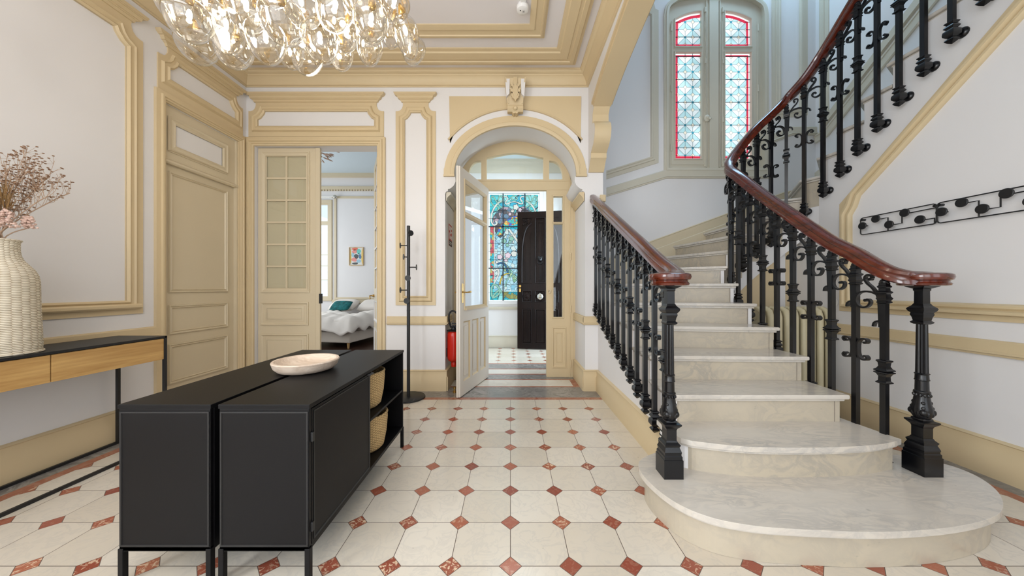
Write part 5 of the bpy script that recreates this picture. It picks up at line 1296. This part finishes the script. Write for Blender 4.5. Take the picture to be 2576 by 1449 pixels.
for (a, b, c_, e_) in ((4.185, 4.225, 2.0, 2.06), (4.24, 4.265, 1.96, 2.06), (4.28, 4.30, 1.90, 2.06), (4.315, 4.365, 2.03, 2.06), (4.315, 4.365, 1.98, 2.0), (4.185, 4.21, 1.89, 1.97), (4.24, 4.265, 1.89, 1.93), (4.325, 4.365, 1.89, 1.94), (4.19, 4.36, 1.845, 1.852), (4.19, 4.33, 1.825, 1.832)): m_.prism(rect(a, b, c_, e_), .0045, .006, rv)
m_.build('white_marking', M['white'], k_)
k_ = empty('pipe_cap', (-.69, 3.93, 0), 'small brass pipe stub on the floor behind the open door leaf', 'pipe', local=True); k_.location = (-.665, 3.86, .001)
MB().lathe([(.022, 0), (.022, .02), (.012, .022), (.012, .05), (.018, .052), (.018, .07), (.001, .072)], seg=16).build('pipe_body', M['brass'], k_, smooth=True)

# smoke detector
k_ = empty('smoke_detector', (.112, 2.98, ZC-.06), 'round white smoke detector on the hall ceiling', 'smoke detector', local=True)
MB().lathe([(.001, .0), (.036, .0), (.052, .008), (.056, .022), (.056, .045), (.048, .0598), (.001, .0598)], seg=32, cap=False).build('detector_body', M['white'], k_, smooth=True)
m_ = MB(); m_.disc((-.02, -.01, -.001), (0, 0, 1), .006, .004); m_.box(.0, .018, -.006, -.003, -.001, .003); m_.box(.0, .018, .004, .007, -.001, .003); m_.build('indicator', M['rubber'], k_)
MB().box(-.02, .03, -.14, -.05, .035, .059).build('cable_box', M['white'], k_, bevel=.005)

# chandelier of glass bubbles
ch = empty('bubble_chandelier', (-1.13, 1.72, ZC), 'chandelier of clustered clear glass bubbles with lit bulbs inside', 'chandelier', local=True)
MB().lathe([(.001, -.10), (.28, -.10), (.30, -.085), (.30, -.012), (.28, -.001), (.001, -.001)], seg=40, cap=False).build('ceiling_plate', M['brass'], ch, smooth=True)
prof_b = [(0, -1.0), (.16, -.975), (.34, -.90), (.54, -.76), (.72, -.55), (.86, -.28), (.95, .0), (1.0, .28), (.97, .52), (.86, .73), (.66, .88), (.42, .965), (.18, .995), (.10, 1.03), (.10, 1.12)]
bub = MB(); bub.lathe([(max(.002, r_), z) for r_, z in prof_b], seg=28, cap=False)
tp2 = bpy.data.objects.new('tmp2', None); ORG['tmp2'] = Vector((0, 0, 0))
def shared(mb, name, mat, smooth=True):
    o = mb.build(name, mat, tp2, smooth='all'); me = o.data; bpy.data.objects.remove(o); return me
ME_b = shared(bub, 'glass_bubble', M['bubble']); blb = MB(); blb.ball((0, 0, 0), .011, .011, .024, 10, 8); ME_l = shared(blb, 'bulb', M['bulb'])
cap_ = MB(); cap_.lathe([(.014, -.02), (.018, .0), (.012, .03), (.004, .05)], seg=12); ME_c = shared(cap_, 'bulb_cap', M['brass'])
random.seed(5)
BB = [(476, 56, 103, 100, 1.50), (499, 122, 90, 78, 1.95), (570, 80, 86, 110, 1.62), (587, 132, 84, 84, 1.80), (670, 109, 90, 106, 1.62), (711, 60, 104, 106, 1.42), (731, 142, 62, 62, 2.15), (771, 150, 74, 80, 1.85), (806, 109, 88, 106, 1.60), (857, 142, 60, 72, 1.95), (870, 93, 62, 76, 1.72), (930, 125, 62, 94, 1.78), (933, 60, 86, 100, 1.50), (986, 86, 50, 70, 1.90), (1024, 96, 62, 102, 1.68), (1039, 130, 58, 72, 1.98), (990, 15, 78, 70, 1.60),
      (440, 20, 74, 90, 1.70), (520, 20, 90, 90, 1.60), (620, 30, 92, 100, 1.50), (760, 20, 96, 100, 1.48), (840, 30, 90, 104, 1.50), (905, 5, 88, 90, 1.55), (650, 60, 70, 80, 2.1), (760, 80, 66, 80, 2.15), (840, 66, 60, 80, 2.1), (545, 50, 66, 80, 2.05), (960, 40, 60, 76, 2.05), (900, 90, 54, 70, 2.2), (690, 10, 66, 80, 2.2), (580, -20, 90, 100, 1.6), (680, -40, 100, 110, 1.5), (800, -50, 100, 110, 1.5), (900, -70, 96, 110, 1.6), (480, -50, 90, 100, 1.75), (980, -60, 80, 100, 1.8), (740, -120, 100, 110, 1.6), (620, -130, 100, 110, 1.75), (860, -150, 100, 110, 1.75)]
for i, (bx, by, bw, bh, Y) in enumerate(BB):
    x_, z_ = PX(bx, by, Y); a_ = bw/2/FPX*Y; b2 = bh/2/FPX*Y/1.02
    o = bpy.data.objects.new('glass_bubble', ME_b); COL.objects.link(o); o.parent = ch; o.location = Vector((x_, Y, z_))-Vector(ch.location)
    o.scale = (a_, a_, b2); o.rotation_euler = (random.gauss(0, .09), -(x_+1.13)*.45+random.gauss(0, .05), random.random()*6)
    if i % 2 == 0 or i > 17:
        l_ = bpy.data.objects.new('bulb', ME_l); COL.objects.link(l_); l_.parent = o; l_.location = (0, 0, .35); l_.scale = (1/a_, 1/a_, 1/b2)
    c_ = bpy.data.objects.new('bulb_cap', ME_c); COL.objects.link(c_); c_.parent = o; c_.location = (0, 0, 1.1); c_.scale = (1/a_, 1/a_, 1/b2)
    top = Vector((x_, Y, z_+b2*1.1))-Vector(ch.location); hang = Vector((max(-.26, min(.26, top.x*.4)), max(-.26, min(.26, top.y*.4)), -.10))
    MB().tube([top, hang], .0016, 4).build('wire', M['brass'], ch)
bpy.data.objects.remove(tp2)

# coat racks on the right wall
def rack(y0, y1, label, knobs, stems):
    k_ = empty('wall_coat_rack', (XR-.03, (y0+y1)/2, 1.73), label, 'coat rack', 'wire coat racks on the right wall')
    xr = XR-.028; z0, z1 = 1.730, 1.880
    m_ = MB(); c_ = .018
    lp_ = [(xr, y0, z0+c_), (xr, y0, z1-c_), (xr, y0-c_*.3, z1-c_*.3), (xr, y0-c_, z1), (xr, y1+c_, z1), (xr, y1+c_*.3, z1-c_*.3), (xr, y1, z1-c_), (xr, y1, z0+c_), (xr, y1+c_*.3, z0+c_*.3), (xr, y1+c_, z0), (xr, y0-c_, z0), (xr, y0-c_*.3, z0+c_*.3)]
    m_.tube(lp_, .0042, 8, True)
    m_.build('wire_frame', M['blackm'], k_, smooth=True)
    for yy_ in (y0-.012, y1+.012): MB().tube([(XR-.001, yy_, z1-.016), (XR-.030, yy_, z1-.016)], .010, 14).build('wall_fixing', M['blackm'], k_)
    for (yk, zk), stp in zip(knobs, stems):
        m_ = MB(); m_.tube([(xr, p[0], p[1]) for p in stp]+[(xr, yk, zk), (XR-.070, yk, zk)], .0042, 8); s_ = m_.build('peg', M['blackm'], k_, smooth=True)
        MB().tube([(XR-.072, yk, zk), (XR-.079, yk, zk), (XR-.081, yk, zk)], [.032, .032, .0295], 24).build('peg_disc', M['blackm'], s_, smooth=True)
def kp(zx, zy):
    px_, py_ = 2080+zx/2.897, 400+zy/2.897; Y = (XR-.076)*FPX/(px_-CX); return (Y, H+(CY-py_)/FPX*Y)
z0, z1 = 1.730, 1.880
k1 = [kp(258, 487), kp(355, 436), kp(452, 477), kp(565, 392), kp(677, 441)]
s1_ = [[(2.93, k1[0][1])], [(k1[1][0]-.05, z0), (k1[1][0]-.05, k1[1][1])], [(k1[2][0]-.05, z1), (k1[2][0]-.05, k1[2][1])], [(2.415, k1[3][1]+.002)], [(k1[4][0]-.05, z0), (k1[4][0]-.05, k1[4][1])]]
rack(2.935, 2.412, 'black wire coat rack on the right wall, the one farther from the camera', k1, s1_)
dy = 2.412-2.935+.52-.52; sh = -.528
k2 = [(y+sh, z) for y, z in k1]; s2_ = [[(y+sh, z) for y, z in s] for s in s1_]
rack(2.935+sh, 2.412+sh, 'black wire coat rack on the right wall, the one nearer the camera', k2, s2_)

# radiator under the turn of the stairs
k_ = empty('cast_iron_radiator', (2.76, 3.20, .06), 'cream cast iron column radiator in the well under the stairs', 'radiator')
m0 = MB()
rprof = lambda cx_: [(cx_, 3.12), (cx_, 3.29)]
n_s = 9; x_a, x_b = 2.40, 3.115
for i in range(n_s):
    cx_ = x_a+(x_b-x_a)*(i+.5)/n_s; m_ = MB(); hw = .030
    out_ = [(3.125, .10), (3.135, .075), (3.285, .075), (3.295, .10), (3.295, .98), (3.28, 1.03), (3.25, 1.048), (3.17, 1.048), (3.14, 1.03), (3.125, .98)]
    m_.prism(out_, -hw*.62, hw*.62, planeX(cx_, 1))
    m_.tube([(cx_, 3.135, .10), (cx_, 3.135, .97), (cx_, 3.15, 1.02), (cx_, 3.20, 1.045)], hw*.9, 12); m_.tube([(cx_, 3.285, .10), (cx_, 3.285, .97), (cx_, 3.27, 1.02), (cx_, 3.22, 1.045)], hw*.9, 12)
    m_.build('radiator_section', M['radiator'], k_, smooth=True)
m_ = MB(); m_.tube([(x_a+.01, 3.21, .95), (x_b-.01, 3.21, .95)], .022, 10); m_.tube([(x_a+.01, 3.21, .16), (x_b-.01, 3.21, .16)], .022, 10); m_.build('connecting_pipe', M['radiator'], k_, smooth=True)
for x_ in (x_a+.04, x_b-.04): MB().box(x_-.03, x_+.03, 3.14, 3.28, .001, .08).build('foot', M['radiator'], k_, bevel=.01)
k_ = empty('wall_dial', (XR-.003, 3.20, 1.07), 'round pale dial sticker on the right wall above the radiator end', 'sticker', local=True)
m_ = MB(); m_.disc((0, 0, .04), (-1, 0, 0), .042, .002, 28); m_.build('sticker_disc', M['white'], k_)
m_ = MB(); m_.box(-.003, -.0025, -.012, -.008, .045, .062); m_.box(-.003, -.0025, .0, .006, .045, .062); m_.box(-.003, -.0025, -.02, .02, .036, .038); m_.build('printed_marks', M['grout'], k_)

# bedroom: bed, pillows, cushion, picture, ceiling pendant
bd = empty('double_bed', (-3.6, 7.5, 0), 'double bed with white duvet and beige base seen through the bedroom doorway', 'bed', rz=math.radians(0), local=True)
bc = Vector((-3.285, 6.62, 0)); bd.location = bc; bd.rotation_euler = (0, 0, math.radians(-9))
BW2, BL = 1.75, 1.68
m_ = MB(); m_.box(-BW2, 0, 0, BL, .12, .34); m_.build('bed_base', M['bedbase'], bd, bevel=.02)
m_ = MB(); m_.box(-BW2, -.005, .005, BL, .34, .60); m_.build('mattress', M['linen'], bd, bevel=.05, bseg=3)
for x_ in (-BW2+.04, -.09): 
    for y_ in (.03, BL-.1): MB().lathe([(.018, .002), (.03, .12)], (x_+.02, y_+.03, 0), 12).build('leg', M['wood_leg'], bd)
vs = []; nx_, ny_ = 30, 34
for j in range(ny_+1):
    for i in range(nx_+1):
        u = i/nx_; v = j/ny_; x_ = -BW2-.13+(BW2+.26)*u; y_ = -.13+(BL-.35)*v
        ez = min(x_+BW2+.13, .13-x_, y_+.13)
        z_ = .66+.03*math.sin(7*x_+3*y_)+.025*math.sin(13*y_+5*x_)+.015*math.sin(23*x_)
        if ez < .20: t_ = (1-ez/.20); z_ -= (.30+.03*math.sin(18*(x_+y_)))*t_**1.7
        vs.append((x_, y_, z_))
m_ = MB(); m_.add(vs, [(j*(nx_+1)+i, j*(nx_+1)+i+1, (j+1)*(nx_+1)+i+1, (j+1)*(nx_+1)+i) for j in range(ny_) for i in range(nx_)])
o = m_.build('duvet', M['linen'], bd, smooth='all', sub=1); md = o.modifiers.new('thick', 'SOLIDIFY'); md.thickness = .03
def pillow(name, loc, sx, sy, sz, rx, rz_, mat, label, cat, group=None):
    vs = []; n_ = 14
    for s_ in (1, -1):
        for j in range(n_+1):
            for i in range(n_+1):
                u, v = 2*i/n_-1, 2*j/n_-1; t_ = (max(0, (1-u**4))*max(0, (1-v**4)))**.5; pin = 1-.06*(abs(u)*abs(v))
                vs.append((u*sx/2*pin*(1-.05*(1-v*v)*0), v*sy/2*pin, s_*sz/2*t_))
    N = (n_+1)**2; m_ = MB(); m_.add(vs, [(o_+j*(n_+1)+i, o_+j*(n_+1)+i+1, o_+(j+1)*(n_+1)+i+1, o_+(j+1)*(n_+1)+i) for o_ in (0, N) for j in range(n_) for i in range(n_)])
    o = m_.build(name, mat, smooth='all', label=label, cat=cat, group=group); c_ = Vector(loc)
    me = o.data; me.transform(Matrix.Translation(Vector((0, 0, o.location.z)))); o.location = c_; o.rotation_euler = (rx, 0, rz_); return o
ca, sa = math.cos(math.radians(-9)), math.sin(math.radians(-9))
def B3(x, y, z): return (bc.x+x*ca-y*sa, bc.y+x*sa+y*ca, z)
pillow('pillow', B3(-.42, 1.50, .81), .70, .46, .20, math.radians(28), math.radians(-9), M['linen'], 'plump white pillow at the head of the bed, nearer the doorway leaf', 'pillow')
pillow('pillow', B3(-1.22, 1.50, .81), .70, .46, .20, math.radians(28), math.radians(-9), M['linen'], 'plump white pillow at the head of the bed, behind the teal cushion', 'pillow')
pillow('cushion', B3(-1.02, 1.12, .82), .50, .32, .12, math.radians(38), math.radians(-6), M['teal_cloth'], 'small teal printed cushion leaning on the white pillow', 'cushion')
k_ = empty('framed_picture', (0, BY-.02, 0), 'small framed abstract print of coloured pebbles on the bedroom wall', 'picture')
a_, b_ = PX(879, 668, BY-.0), PX(915, 622, BY-.0); ORG[k_.name] = Vector((a_[0], BY-.02, a_[1])); k_.location = ORG[k_.name]
m_ = MB(); m_.prism([rect(a_[0], b_[0], a_[1], b_[1]), rect(a_[0]+.015, b_[0]-.015, a_[1]+.015, b_[1]-.015)], .0, .03, bfar); m_.build('picture_frame', M['frame_oak'], k_)
MB().prism(rect(a_[0]+.014, b_[0]-.014, a_[1]+.014, b_[1]-.014), .002, .012, bfar).build('print_ground', plain('print_ground', lin(226, 226, 222), .6), k_)
pw, ph = b_[0]-a_[0], b_[1]-a_[1]
cols = {'y': lin(232, 196, 92), 'p': lin(232, 150, 140), 'o': lin(226, 122, 98), 't': lin(110, 200, 188), 'g': lin(84, 88, 90), 'b': lin(160, 200, 216), 'n': lin(90, 130, 170)}
for k2_, c_ in cols.items(): M['pr_'+k2_] = plain('print_ink_'+k2_, c_, .6)
for (u, v, ru, rv_, cc) in ((.10, .5, .05, .42, 'y'), (.90, .5, .05, .42, 'y'), (.40, .90, .22, .07, 'o'), (.38, .76, .18, .10, 'p'), (.66, .77, .15, .13, 't'), (.50, .50, .16, .12, 'g'), (.26, .58, .10, .12, 'b'), (.76, .48, .09, .12, 'n'), (.36, .32, .19, .12, 'p'), (.66, .24, .16, .10, 'b'), (.42, .11, .20, .06, 'g'), (.72, .62, .12, .05, 'b')):
    pts = [(a_[0]+pw*(u+ru*math.cos(t_)*(1+.12*math.cos(3*t_+u*9))), a_[1]+ph*(v+rv_*math.sin(t_)*(1+.1*math.sin(2*t_+v*7)))) for t_ in [2*PI*i/18 for i in range(18)]]
    MB().prism(pts, .012, .0135, bfar).build('print_shape', M['pr_'+cc], k_)
k_ = empty('feather_pendant', (-3.82, 6.3, 3.98), 'light brown feathery pendant lamp near the bedroom ceiling', 'lamp', local=True)
random.seed(3); m_ = MB()
for q in range(90):
    a = random.uniform(0, 2*PI); e_ = random.uniform(-.9, .3); r0 = random.uniform(.08, .42); d_ = Vector((math.cos(a)*math.cos(e_), math.sin(a)*math.cos(e_), math.sin(e_)*.55))
    c_ = d_*r0; t_ = Vector((d_.x+random.gauss(0, .3), d_.y+random.gauss(0, .3), random.gauss(-.1, .12))).normalized()*random.uniform(.04, .08)
    m_.tube([c_-t_, c_-t_*.4, c_+t_*.4, c_+t_], [.004, .013, .013, .003], 5)
tag(m_.build('feather_shade', plain('pale_brown_feather', lin(190, 160, 140), .9), k_), kind='stuff')
MB().tube([(0, 0, 0), (0, 0, BZ-3.98-.002)], .006, 8).build('cord', M['blackm'], k_)
